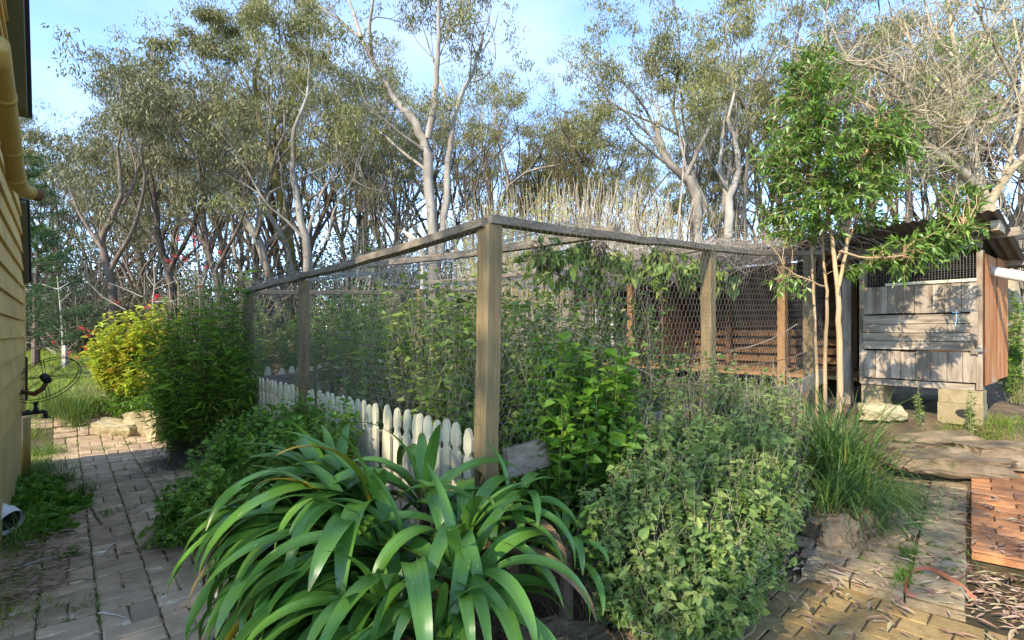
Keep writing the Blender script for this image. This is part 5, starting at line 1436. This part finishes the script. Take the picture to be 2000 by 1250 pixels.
stick_tree('red_flowered_stem', 'thin pale stem carrying red flowers above the feathery shrub', b2, [
    ([b2] + A((390, 600), (388, 550), (384, 478)), .010, .003), (A((392, 560), (405, 530), (430, 490)), .005, .002), (A((392, 550), (380, 530), (350, 505)), .005, .002), (A((335, 600), (330, 560), (328, 545)), .005, .003), (A((348, 600), (348, 555), (338, 540)), .005, .003)], .01, M['twig_pale'],
    [at(380, 461, Y), at(381, 478, Y), at(349, 467, Y), at(341, 500, Y), at(354, 502, Y), at(367, 508, Y), at(328, 510, Y), at(429, 493, Y), at(402, 523, Y), at(391, 560, Y), at(304, 579, Y)])
Y = 12.0
b3 = at(123, 690, Y); b3[2] = gz(b3)
stick_tree('staked_sapling', 'thin bare pale sapling beside a short stake on the lawn', b3, [
    ([b3] + A((122, 650), (118, 600), (112, 540)), .024, .012), (A((114, 565), (135, 552)), .014, .006), (A((114, 565), (82, 555)), .014, .006), (A((118, 590), (140, 570)), .012, .006), (A((122, 650), (104, 636)), .012, .006)], .02, M['twig_white'])
m = MB(); p = at(127, 680, 11.9); p[2] = gz(p) + .2; m.box(p, (.04, 0, 0), (0, .04, 0), (0, 0, .3)); m.box(p + UP * .31, (.03, 0, 0), (0, .03, 0), (0, 0, .012))
tag(m.build('wooden_stake', M['twig_white'], origin=p), 'short pale wooden stake at the foot of the thin sapling', 'stake')
# young pine by the house
def pine(label, px, Y, ytop, seed):
    r = np.random.default_rng(seed); x = (px - 1000) / 1036 * Y; z0 = gz((x, Y)); h = CAM_H + (650 - ytop) / 1036 * Y - z0
    o = thing('pine_tree', label, 'tree', (x, Y, z0)); ms, ml = MB(), MB()
    ms.tube([(x, Y, z0 - .1), (x, Y, z0 + h * .5), (x + .05, Y, z0 + h)], [.09, .06, .01], 8)
    for k in range(95):
        f = r.uniform(.12, 1); az = r.uniform(0, 6.28); L = (1.05 - f) * h * .42 + .15
        p0 = np.array([x, Y, z0 + h * f]); d = np.array([math.cos(az), math.sin(az), .22]); P = wiggle(p0, p0 + d * L, 6, .02, r, -.04); ms.tube(P, np.linspace(.014, .004, 6), 3, False)
        n = 120; q = r.uniform(.25, 1, n) * 5; i0 = np.minimum(q.astype(int), 4); pp = P[i0] + (P[i0 + 1] - P[i0]) * (q - i0)[:, None]
        add_leaves(ml, pp, d * .8 + r.normal(0, .6, (n, 3)) + UP * .1, .13, .010, r.uniform(0, 1, n), 'blade', 0, nup=r.normal(0, 1, (n, 3)), r=r)
    part(ms, 'trunk', M['gum_bark_dark'], o); part(ml, 'crown', M['l_pine'], o)['kind'] = 'stuff'
pine('young deep green pine just beyond the house corner', 40, 10.5, 300, 95)
pine('small green pine under the taller one at the lawn edge', 70, 12.5, 440, 96)

# ------------------------------------------------------------------ grasses
def tuft(name, label, c, n, L, W, rad, seed, mat, th=(60, 88), bd=(30, 110), cat='grass', dry=0.0, az=None, seg=5, bias=None):
    r = np.random.default_rng(seed); m = MB()
    c = np.asarray(c, float); o = thing(name, label, cat, (c[0], c[1], gz(c)))
    P = np.stack([c[0] + r.normal(0, rad, n), c[1] + r.normal(0, rad, n), np.zeros(n)], 1); P[:, 2] = ground(P[:, 0], P[:, 1]) - .01
    az = r.uniform(0, 6.283, n)
    if bias is not None: az = np.where(r.uniform(0, 1, n) < .5, r.normal(bias, .6, n), az)
    rn = np.clip(r.beta(2, 3, n) * .75 + (r.uniform(0, 1, n) < dry) * .4, 0, 1)
    add_blades(m, P, az, L * r.uniform(.5, 1.15, n), W * r.uniform(.7, 1.2, n), np.radians(r.uniform(*th, n)), np.radians(r.uniform(*bd, n)), rn, seg)
    b_ = part(m, 'blades', mat, o); b_['kind'] = 'stuff'
    return o
tuft('strappy_grass', 'large clump of strappy blue green grass at the foot of the laurel', at(1635, 830, 4.05), 420, .95, .013, .10, 201, M['lomandra'], (55, 89), (40, 130), dry=.08, seg=7)
tuft('strappy_grass', 'arching strappy grass clump spilling over the edging stones', at(1650, 960, 3.6), 300, .62, .011, .13, 202, M['lomandra'], (45, 85), (60, 150), dry=.15, seg=7, bias=-1.2)
tuft('fine_grass', 'fine green grass fringe on the right of the strappy clump', at(1735, 950, 3.85), 700, .30, .003, .13, 203, M['grass'], (40, 85), (60, 140), dry=.15)
tuft('dry_grass', 'straw coloured grass hanging over the edging stones', at(1660, 1000, 3.4), 350, .34, .003, .12, 204, M['dry'], (20, 70), (60, 150), bias=-1.4)
tuft('dry_grass', 'dry straw grass on the bank below the lilies', at(1080, 1140, 2.2), 500, .34, .0026, .14, 205, M['dry'], (10, 70), (60, 150), bias=-1.3)
tuft('dry_grass', 'dry grass stems under the mint bank edge', at(1190, 1180, 2.15), 350, .3, .0026, .12, 206, M['dry'], (10, 70), (60, 150), bias=-1.3)
tuft('dry_grass', 'brown dry tussock at the foot of the feathery shrub', at(365, 885, 5.6), 900, .42, .003, .16, 255, M['dark_grey_leaf'], (20, 80), (60, 150))
tuft('fine_grass', 'sunlit fine grass in front of the holed concrete block', at(1915, 845, 4.75), 700, .14, .003, .16, 207, M['lawn_blade'], (50, 88), (20, 100))
tuft('fine_grass', 'sunlit fine grass at the end of the rock edging', at(1985, 850, 4.75), 600, .14, .003, .2, 208, M['lawn_blade'], (50, 88), (20, 100))
tuft('tall_grass', 'tall rush like grass clump on the lawn bank by the wheel', at(110, 830, 7.05), 260, .55, .006, .10, 209, M['grass'], (65, 89), (10, 70), dry=.2)
tuft('tall_grass', 'tall rush like grass clump before the timber sleeper', at(150, 835, 7.0), 260, .5, .006, .08, 210, M['grass'], (65, 89), (10, 70), dry=.1)
tuft('tall_grass', 'dry seeded grass behind the iron wheel', at(190, 780, 7.5), 300, .5, .004, .25, 211, M['dry'], (65, 89), (5, 50))
tuft('grass_tuft', 'grass tuft at the foot of the corner downpipe', at(90, 890, 6.1), 300, .22, .004, .12, 212, M['grass'], (45, 88), (30, 110))
tuft('grass_tuft', 'long grass patch beside the downpipe base', at(60, 925, 5.3), 420, .24, .004, .16, 213, M['grass'], (40, 85), (40, 120))
tuft('grass_tuft', 'grass tuft with upright blades at the brick path edge', at(120, 940, 4.9), 160, .24, .005, .06, 214, M['grass'], (55, 88), (20, 90))
tuft('grass_tuft', 'upright grass tuft growing out of a path joint', at(163, 975, 4.6), 110, .2, .005, .04, 215, M['grass'], (55, 88), (20, 90))
tuft('grass_tuft', 'mossy grass patch growing across the path bricks', at(150, 1195, 2.68), 260, .06, .0025, .05, 216, M['grass'], (30, 85), (20, 90))
tuft('grass_tuft', 'grass blades beside the white pipe end', at(45, 1080, 3.45), 90, .32, .004, .05, 217, M['grass'], (50, 85), (30, 100))
tuft('path_weed', 'rosette weed with pale stalk between the path bricks', at(132, 1095, 3.3), 60, .11, .014, .015, 218, M['l_bright'], (10, 60), (10, 60))
for i, (px, py, Y) in enumerate(((225, 1010, 4.1), (190, 880, 6.3), (330, 940, 4.9), (340, 1010, 4.0), (250, 868, 6.6), (300, 905, 5.6))):
    tuft('path_weed', ['small weed patch in the middle path joint', 'thin weed near the mossy sandstone block', 'weedy grass at the herb bank edge of the path', 'leafy weed at the lily edge of the path', 'little weed at the sunlit path end', 'weeds at the foot of the feathery shrub'][i], at(px, py, Y), 120, .10, .005, .06, 220 + i, M['grass'], (20, 80), (30, 100))
# leafy weeds along the house base
bs = [at(70, 1000, 4.2), at(110, 980, 4.4), at(50, 1040, 3.8)]
for b in bs: b[2] = gz(b)
shrub('leafy_weed', 'leafy green weeds between the house base and the brick path', 'plant', bs,
      [(at(75, 985, 4.3), (.24, .3, .13)), (at(110, 1000, 4.1), (.2, .26, .10)), (at(50, 1030, 3.8), (.16, .2, .10)), (at(60, 950, 4.8), (.2, .25, .10)), (at(90, 1040, 3.7), (.2, .2, .06))], 620, 14, .045, .04, M['l_bright'], M['stem_green'], 231, .002, 'heart', .4, 1, .1, .3, tone=(.1, .9))
b = at(355, 1010, 3.9); b[2] = gz(b)
shrub('leafy_weed', 'leafy green weeds between the lilies and the path bricks', 'plant', [b, b + np.array([-.1, .6, 0]), b + np.array([.05, -.5, 0])],
      [(at(370, 960, 4.0), (.2, .3, .12)), (at(345, 1010, 3.9), (.14, .25, .06)), (at(385, 1030, 3.5), (.14, .25, .10))], 220, 13, .036, .03, M['l_bright'], M['stem_green'], 232, .002, 'ovate', .4, 1, .1, .3)
b = at(1985, 700, 5.9); b[2] = gz(b)
shrub('leafy_weed', 'green creeper climbing the foot of the bare tree trunk', 'plant', [b], [(at(1970, 690, 5.9), (.1, .1, .3)), (at(1985, 600, 5.9), (.1, .1, .25))], 90, 14, .06, .022, M['l_bright'], M['stem_green'], 233, .003, 'lance', .2, 1, .2, .2)
for i, (px, py, Y, hh) in enumerate(((1893, 815, 4.85, .52), (1797, 790, 5.1, .45))):
    b = at(px, py, Y); b[2] = gz(b)
    shrub('stalk_weed', ['tall thin green weed standing before the holed block', 'thin weed hanging before the dark gap under the shed'][i], 'plant', [b], [(b + UP * hh * .7, (.03, .03, hh * .4))], 10, 24, .035, .012, M['l_mint'], M['stem_green'], 240 + i, .004, 'lance', .1, 1, .1, .2, wig=.006)

# lawn blades, moss in the joints, litter: nobody could count them
r = np.random.default_rng(250); m = MB(); N = 26000
La = 2.6 + 15 * r.uniform(0, 1, N) ** 1.7; Lb = r.uniform(-3.2, 2.8, N)
P = HC + La[:, None] * D1 + Lb[:, None] * D2; P[:, 2] = ground(P[:, 0], P[:, 1]) + .015
add_blades(m, P, r.uniform(0, 6.28, N), r.uniform(.05, .13, N) * (1 + .05 * La), .006 * (1 + .12 * La), np.radians(r.uniform(40, 88, N)), np.radians(r.uniform(10, 90, N)), np.clip(r.beta(2, 2.5, N), 0, 1), 2)
tag(m.build('lawn_grass', M['lawn_blade']), 'short sunlit grass of the lawn beyond the path', 'grass', kind='stuff')
r = np.random.default_rng(251); m = MB()
PTS = []
for k in range(1900):                        # along the joints of the basket weave
    i = r.integers(-17, 10); j = r.integers(0, 7); f = r.uniform()
    if r.uniform() < .55: a_, b_ = (i + f) * U + .05, j * U - .02
    else: a_, b_ = i * U + .05, (j + f) * U - .02
    q = math.sin(a_ * 2.3) * math.cos(b_ * 3.1 + a_)
    if q > -.15: PTS.append(ab(a_, b_) + np.append(r.normal(0, .004, 2), 0))
for k in range(500):
    q_ = RO + RA * r.uniform(0, 1.2) - RB * (.236 + .05 * (r.uniform() < .4) + r.normal(0, .012)) if r.uniform() < .7 else RO + RA * (.146 * r.integers(1, 7)) - RB * r.uniform(0, .5)
    if math.sin(q_[1] * 9) > -.5: PTS.append(np.array([q_[0], q_[1], 0]))
PTS = np.array(PTS); PTS = np.repeat(PTS, 9, 0) + np.concatenate([r.normal(0, .007, (len(PTS) * 9, 2)), np.zeros((len(PTS) * 9, 1))], 1)
PTS[:, 2] = ground(PTS[:, 0], PTS[:, 1]) + np.where(PTS[:, 0] > 1, 0, 0)
PTS[:, 2] = np.where(PTS[:, 0] > 1, np.array([RZ(q) for q in PTS]) - .008, PTS[:, 2])
N = len(PTS)
add_blades(m, PTS, r.uniform(0, 6.28, N), r.uniform(.012, .032, N), .004, np.radians(r.uniform(30, 88, N)), np.radians(r.uniform(0, 90, N)), r.uniform(0, .6, N), 2)
tag(m.build('joint_moss', M['grass']), 'moss and fine grass growing in the paving joints', 'moss', kind='stuff')
r = np.random.default_rng(256); m = MB(); N = 9000
Wa = r.uniform(-3.6, 2.2, N); side = r.uniform(0, 1, N) < .55
Wb = np.where(side, 1.62 - np.abs(r.normal(0, .16, N)), np.abs(r.normal(0, .13, N)))
keep = np.sin(Wa * 5.3) * np.cos(Wa * 2.1 + Wb * 9) > -.25
P = (HC + Wa[:, None] * D1 + Wb[:, None] * D2)[keep]; P[:, 2] = ground(P[:, 0], P[:, 1]) + .004; N = len(P)
add_blades(m, P, r.uniform(0, 6.28, N), r.uniform(.03, .10, N), r.uniform(.002, .006, N), np.radians(r.uniform(25, 85, N)), np.radians(r.uniform(10, 100, N)), np.clip(r.beta(2, 2.5, N), 0, 1), 3)
tag(m.build('edge_weeds', M['lawn_blade']), 'fine weeds and grass creeping in from both edges of the brick path', 'weeds', kind='stuff')
r = np.random.default_rng(252); m = MB(); P = []
for n, f in ((300, lambda k: np.array([r.uniform(1.25, 3.3), r.uniform(2.2, 4.3)])), (700, lambda k: np.array([r.normal(2.75, .28), r.normal(2.62, .22)])), (300, lambda k: np.array([r.normal(2.75, .35), r.normal(3.95, .25)])), (260, lambda k: ab(r.uniform(-3.3, -1.2), r.normal(.15, .18))[:2]),
             (200, lambda k: ab(r.uniform(-3.5, 2), r.uniform(.1, 1.6))[:2]), (220, lambda k: ab(r.uniform(-3, 1), r.normal(1.45, .12))[:2]), (320, lambda k: np.array([r.uniform(3.2, 5.2), r.uniform(4.2, 5.2)])), (110, lambda k: np.array([r.normal(1.55, .2), r.normal(2.75, .18)]))):
    P += [f(k) for k in range(n)]
P = np.array(P); z = ground(P[:, 0], P[:, 1])
on_land = np.array([((q - lq[0]) @ eb > 0) and ((q - lq[0]) @ ea > 0) and ((q - lq[0]) @ ea < 1.95) for q in P])
on_step = ((P - RO) @ RA > 0) & ((P - RO) @ RB < 0) & ((P - RO) @ RB > -.85) & (P[:, 0] > 1.2)
z = np.where(on_step, np.array([RZ(q) for q in P]) + .004, z + .03); z = np.where(on_land, np.array([LZf(q) for q in P]) + .01, z)
z = np.where((P[:, 0] > 2.3) & (P[:, 1] < 2.9) & ~on_land & ~on_step, ground(P[:, 0], P[:, 1]) + r.uniform(.005, .04, len(P)), z)
N = len(P); az = r.uniform(0, 6.28, N)
D = np.stack([np.cos(az), np.sin(az), r.normal(0, .04, N)], 1)
add_leaves(m, np.concatenate([P, z[:, None] + r.uniform(0, .012, N)[:, None]], 1), D, r.uniform(.04, .12, N), r.uniform(.010, .022, N), r.uniform(0, 1, N), 'ovate', .2, jit=.12, curl=.06, r=r)
tag(m.build('leaf_litter', M['litter']), 'fallen gum leaves scattered over the paving', 'leaf litter', kind='stuff')
# sticks on the path
r = np.random.default_rng(253)
for i, (p0, p1, w) in enumerate((((0, 1180), (180, 1140), .005), ((205, 1090), (232, 1060), .006), ((130, 1140), (134, 1080), .004), ((200, 1205), (245, 1215), .004), ((168, 980), (200, 1030), .010), ((30, 1120), (110, 1095), .006), ((0, 1150), (80, 1085), .006), ((260, 1010), (300, 985), .004))):
    def gp(q): Y = CAM_H * 1036 / (q[1] - 650); p = at(q[0], q[1], Y); p[2] = gz(p) + .024; return p
    P = wiggle(gp(p0), gp(p1), 9, .006, r); P[:, 2] = np.maximum(P[:, 2], .02); m = MB(); m.tube(P, np.linspace(w, w * .5, 9), 5)
    tag(m.build('fallen_stick', (M['stem_brown'], M['twig_white'])[i % 2], origin=P[0]), ['long dark twig lying across the path bricks', 'curved pale stick beside the rosette weed', 'short dark twig below the rosette weed', 'pale forked twig near the lichen stained bricks', 'brown bark stick by the leafy weeds', 'pale stick in the litter by the house', 'dark stick among the litter below the pipe end', 'pale twig by the lily edge of the path'][i], 'stick')
# long litter strips by the house
r = np.random.default_rng(254); m = MB()
for k in range(170):
    c = ab(r.uniform(-3.4, -1.7), r.normal(.12, .16)); c[2] = gz(c) + r.uniform(.01, .03); az = r.normal(.4, .5); L = r.uniform(.05, .22)
    d = np.array([math.cos(az), math.sin(az), 0]); m.tube(wiggle(c, c + d * L, 4, .004, r), .0028, 3)
tag(m.build('bark_litter', M['litter']), 'shredded bark strips heaped along the house base', 'bark litter', kind='stuff')
# looped red bark strip
M['red_bark'] = surf('red_bark_strip', [(.28, .085, .045), (.40, .15, .085)], 8, rough=.7, bump=.2, rnd=0)
C = [at(x, y, Y) for x, y, Y in ((1890, 1222, 2.62), (1830, 1212, 2.66), (1775, 1203, 2.66), (1768, 1185, 2.70), (1772, 1158, 2.80), (1790, 1140, 2.84), (1812, 1132, 2.86), (1845, 1142, 2.80), (1880, 1160, 2.72), (1905, 1175, 2.68))]
C = np.array(C); C[:, 2] = ground(C[:, 0], C[:, 1]) + np.array([.03, .04, .05, .07, .08, .085, .08, .08, .07, .03])
f = np.linspace(0, len(C) - 1, 40); i0 = np.minimum(f.astype(int), len(C) - 2); P = C[i0] * (1 - (f - i0)[:, None]) + C[i0 + 1] * (f - i0)[:, None]
P[1:-1] = (P[:-2] + 2 * P[1:-1] + P[2:]) / 4
m = MB(); w = .011
tw = np.linspace(.3, 2.0, 40); tan = nrm(np.gradient(P, axis=0)); s1 = nrm(np.cross(tan, UP)); nn = np.cross(s1, tan)
ww = s1 * np.cos(tw)[:, None] + nn * np.sin(tw)[:, None]
V = np.stack([P - ww * w, P + nn * .002, P + ww * w], 1).reshape(-1, 3)
m.add(V, [(3 * i + j, 3 * i + j + 1, 3 * i + 4 + j, 3 * i + 3 + j) for i in range(39) for j in range(2)])
tag(m.build('bark_strip', M['red_bark'], origin=C[0]), 'looped red brown strip of bark lying on the grey stones', 'bark strip')

# ------------------------------------------------------------------ coppiced stems beyond the run
r = np.random.default_rng(260); ms, ml = MB(), MB()
bc = at(1110, 560, 10.5); bc[2] = gz(bc)
cop = thing('coppiced_shrub', 'thicket of upright bare straw coloured coppice stems behind the run', 'shrub', bc)
for k in range(900):
    px = r.uniform(915, 1310); hgt = r.uniform(335, 480) + 40 * abs(px - 1130) / 200 + (25 if px < 960 else 0)
    Y = 10.5 + r.normal(0, .7); p0 = at(px + r.normal(0, 10), 560, Y); p0[2] = gz(p0) + .3; p1 = at(px + (px - 1110) * .09 + r.normal(0, 34), hgt, Y)
    P = wiggle(p0, p1, 7, .05, r); ms.tube(P, np.linspace(.0065, .003, 7), 3, False)
    if px < 1100 or r.uniform() < .25:
        n = 14; q = r.uniform(2, 6, n); i = q.astype(int); pp = P[i] + (P[np.minimum(i + 1, 6)] - P[i]) * (q - i)[:, None]
        add_leaves(ml, pp, r.normal(0, 1, (n, 3)), .07, .022, r.uniform(.1, 1, n), 'blade', 0, r=r)
s_ = part(ms, 'stems', M['twig_pale'], cop); s_['kind'] = 'stuff'
part(ml, 'foliage', M['l_salvia'], cop)['kind'] = 'stuff'
# broken white branch stub behind the rail
m = MB(); P = [at(785, 450, 9.0), at(800, 460, 9), at(818, 478, 9), at(826, 500, 9)]; m.tube(P, [.012, .05, .07, .05], 6)
P2 = at(826, 650, 9.0); P2[2] = gz(P2); m.tube([P[-1], P2], [.05, .06], 6)
tag(m.build('broken_branch', M['twig_white'], origin=P2), 'broken bleached white branch stub behind the roof rail', 'branch')

# ------------------------------------------------------------------ laurel with three stems
r = np.random.default_rng(270); YL = 4.35
lb_ = at(1635, 800, YL); lb_[2] = gz(lb_)
lau = thing('laurel_tree', 'slender three stemmed tree with glossy green leaves before the shed', 'tree', lb_)
LM = [([(1637, 860), (1640, 700), (1638, 600), (1632, 520), (1622, 450), (1612, 380), (1595, 260), (1580, 130)], .026, .006, 0), ([(1612, 850), (1612, 700), (1616, 600), (1612, 540), (1604, 470), (1600, 400), (1570, 300)], .017, .006, .12), ([(1598, 850), (1594, 680), (1588, 570), (1586, 500), (1582, 430), (1540, 330)], .014, .005, .25),
      ([(1638, 560), (1650, 500), (1665, 400), (1690, 300), (1720, 220)], .015, .005, -.1), ([(1630, 510), (1660, 470), (1668, 440)], .012, .006, .1), ([(1640, 490), (1690, 505), (1760, 500), (1850, 470), (1905, 450)], .010, .004, -.2), ([(1612, 560), (1560, 540), (1530, 520)], .008, .003, 0)]
nodes = []
for pts, a, b_, dy in LM:
    C = np.array([at(x, y, YL + dy) for x, y in pts])
    if pts[0][1] > 800: C[0][2] = gz(C[0]) - .05
    f = np.linspace(0, len(C) - 1, (len(C) - 1) * 4 + 1); i0 = np.minimum(f.astype(int), len(C) - 2); P = C[i0] * (1 - (f - i0)[:, None]) + C[i0 + 1] * (f - i0)[:, None]
    P[1:-1] = (P[:-2] + 2 * P[1:-1] + P[2:]) / 4; P[1:-1] += r.normal(0, .003, (len(P) - 2, 3))
    m = MB(); m.tube(P, np.linspace(a, b_, len(P)), 8, False); part(m, 'trunk', M['laurel_bark'], lau, True); nodes.append(P[len(P) // 3:])
nodes = np.concatenate(nodes)
ells = [ball(1580, 200, YL, (.34, .4, .36)), ball(1560, 300, YL, (.38, .45, .36)), ball(1660, 300, YL, (.42, .45, .36)), ball(1740, 270, YL, (.24, .35, .24)), ball(1600, 400, YL, (.46, .45, .3)), ball(1700, 380, YL, (.3, .35, .3)), ball(1540, 420, YL, (.28, .35, .22)),
        ball(1800, 480, YL - .2, (.34, .25, .15)), ball(1780, 500, YL - .2, (.34, .25, .15)), ball(1850, 470, YL - .2, (.3, .22, .13)), ball(1540, 300, YL, (.25, .3, .2)), ball(1740, 320, YL, (.26, .3, .2)),  ball(1870, 460, YL - .25, (.24, .2, .14)), ball(1720, 530, YL - .1, (.26, .2, .12)), ball(1540, 560, YL, (.18, .15, .13)), ball(1870, 390, YL - .1, (.2, .2, .14)), ball(1580, 130, YL, (.2, .25, .18))]
ms, ml = MB(), MB(); T = in_ell(r, ells, 860, .25); LP, LD = [], []
for t in T:
    k = np.argsort(np.linalg.norm((nodes - t) * np.array([1, 1, 1.3]), axis=1))[int(abs(r.normal(0, 2)))]
    P = wiggle(nodes[k], t, 6, .012, r, .02); ms.tube(P, np.linspace(.0035, .0015, 6), 3, False)
    n = r.integers(9, 17); f = .35 + .65 * r.uniform(0, 1, n) ** .6; x = f * 5; i0 = np.minimum(x.astype(int), 4); pp = P[i0] + (P[i0 + 1] - P[i0]) * (x - i0)[:, None]
    tan = nrm(P[i0 + 1] - P[i0]); sd = nrm(np.cross(tan, r.normal(0, 1, (n, 3)))); LP.append(pp); LD.append(tan * .7 + sd * .8 + UP * -.12)
LP = np.concatenate(LP); LD = np.concatenate(LD); N = len(LP)
add_leaves(ml, LP, LD, r.uniform(.05, .10, N), r.uniform(.016, .026, N), np.clip(r.normal(.45, .25, N), 0, 1), 'lance', .2, jit=.5, curl=.18, r=r)
part(ms, 'twigs', M['laurel_bark'], lau)['kind'] = 'stuff'; part(ml, 'crown', M['l_laurel'], lau)['kind'] = 'stuff'

# ------------------------------------------------------------------ bare spreading tree on the right
r = np.random.default_rng(280); YB = 6.3
bb = at(1985, 720, YB); bb[2] = gz(bb)
bare = thing('bare_tree', 'leafless spreading tree with lichen covered trunk beside the shed', 'tree', bb)
BL = [([(1990, 740), (1980, 640), (1965, 540), (1948, 455), (1925, 395)], .115, .085, 0), ([(1925, 395), (1890, 345), (1845, 310), (1798, 275)], .062, .04, -.3), ([(1798, 275), (1790, 225), (1765, 160), (1720, 135), (1660, 125), (1610, 90)], .026, .008, -.6),
      ([(1925, 395), (1905, 320), (1890, 220), (1868, 120), (1850, 0)], .055, .02, .4), ([(1930, 400), (1975, 330), (2030, 280)], .055, .03, -.2), ([(1890, 210), (1830, 160), (1780, 90), (1760, 20)], .03, .01, .3), ([(1940, 240), (1985, 170), (1960, 120), (1925, 60), (1900, -20)], .022, .010, -.6), ([(1845, 310), (1860, 240), (1940, 240)], .022, .02, -.5),
      ([(1798, 275), (1835, 262), (1838, 235), (1812, 225), (1780, 215)], .018, .008, -.4), ([(1905, 330), (1850, 290), (1790, 310), (1740, 350)], .02, .007, .5), ([(1960, 350), (1990, 250), (2000, 150), (1980, 40)], .03, .012, .5), ([(1880, 170), (1920, 80), (1960, 10)], .02, .008, .5), ([(1868, 120), (1820, 60), (1800, -20)], .018, .008, .2)]
starts = []
for pts, a, b_, dy in BL:
    C = np.array([at(x, y, YB + dy * k / max(1, len(pts) - 1)) for k, (x, y) in enumerate(pts)])
    f = np.linspace(0, len(C) - 1, (len(C) - 1) * 5 + 1); i0 = np.minimum(f.astype(int), len(C) - 2); P = C[i0] * (1 - (f - i0)[:, None]) + C[i0 + 1] * (f - i0)[:, None]
    for q in range(2): P[1:-1] = (P[:-2] + 2 * P[1:-1] + P[2:]) / 4
    P[1:-1] += r.normal(0, a * .06, (len(P) - 2, 3))
    m = MB(); m.tube(P, np.linspace(a, b_, len(P)), 10, False); part(m, 'trunk' if a > .1 else 'limb', M['bare_bark'], bare, True)
    if a < .1: starts += [(P[i], nrm(P[min(i + 1, len(P) - 1)] - P[i - 1])) for i in range(len(P) // 4, len(P), 1)]
ms, ml = MB(), MB()
def curly(p, d, L, w, n=7, c=.35, up=.3):
    P = [p]; d = nrm(d); ax_ = nrm(r.normal(0, 1, 3)); 
    for k in range(n):
        d = nrm(d + np.cross(ax_, d) * c * r.uniform(.2, 1) + UP * up / n + r.normal(0, .06, 3)); P.append(P[-1] + d * L / n)
    P = np.array(P); ms.tube(P, np.linspace(w, w * .4, n + 1), 4, False); return P, d
for p, d in starts:
    for k in range(2):
        if r.uniform() < .72:
            P, d2 = curly(p, d * .4 + r.normal(0, .7, 3), r.uniform(.35, .85), r.uniform(.006, .011))
            for j in range(3):
                i = r.integers(2, 8); P2, d3 = curly(P[i], d2 * .5 + r.normal(0, .7, 3), r.uniform(.2, .5), .0045, 5)
                for q in range(2): curly(P2[r.integers(1, 6)], d3 * .6 + r.normal(0, .6, 3), r.uniform(.12, .3), .0028, 4)
                if r.uniform() < .10:
                    n = 34; add_leaves(ml, P2[-1] + r.normal(0, .06, (n, 3)), r.normal(0, 1, (n, 3)), .05, .015, r.uniform(.3, 1, n), 'lance', .2, r=r)
part(ms, 'twigs', M['bare_bark'], bare)['kind'] = 'stuff'; part(ml, 'new_leaves', M['l_bright'], bare)['kind'] = 'stuff'
# squared post end seen behind the bare tree
m = MB(); p = at(1975, 500, 7.2); z0 = gz(p); m.box((p[0], p[1], (z0 + 2.75) / 2), (.05, 0, 0), (0, .05, 0), (0, 0, (2.75 - z0) / 2)); m.box((p[0] + .1, p[1], 2.72), (.22, 0, 0), (0, .04, 0), (0, 0, .05))
tag(m.build('timber_post', M['rail'], origin=(p[0], p[1], z0)), 'weathered post with a short cross arm behind the bare tree', 'post')
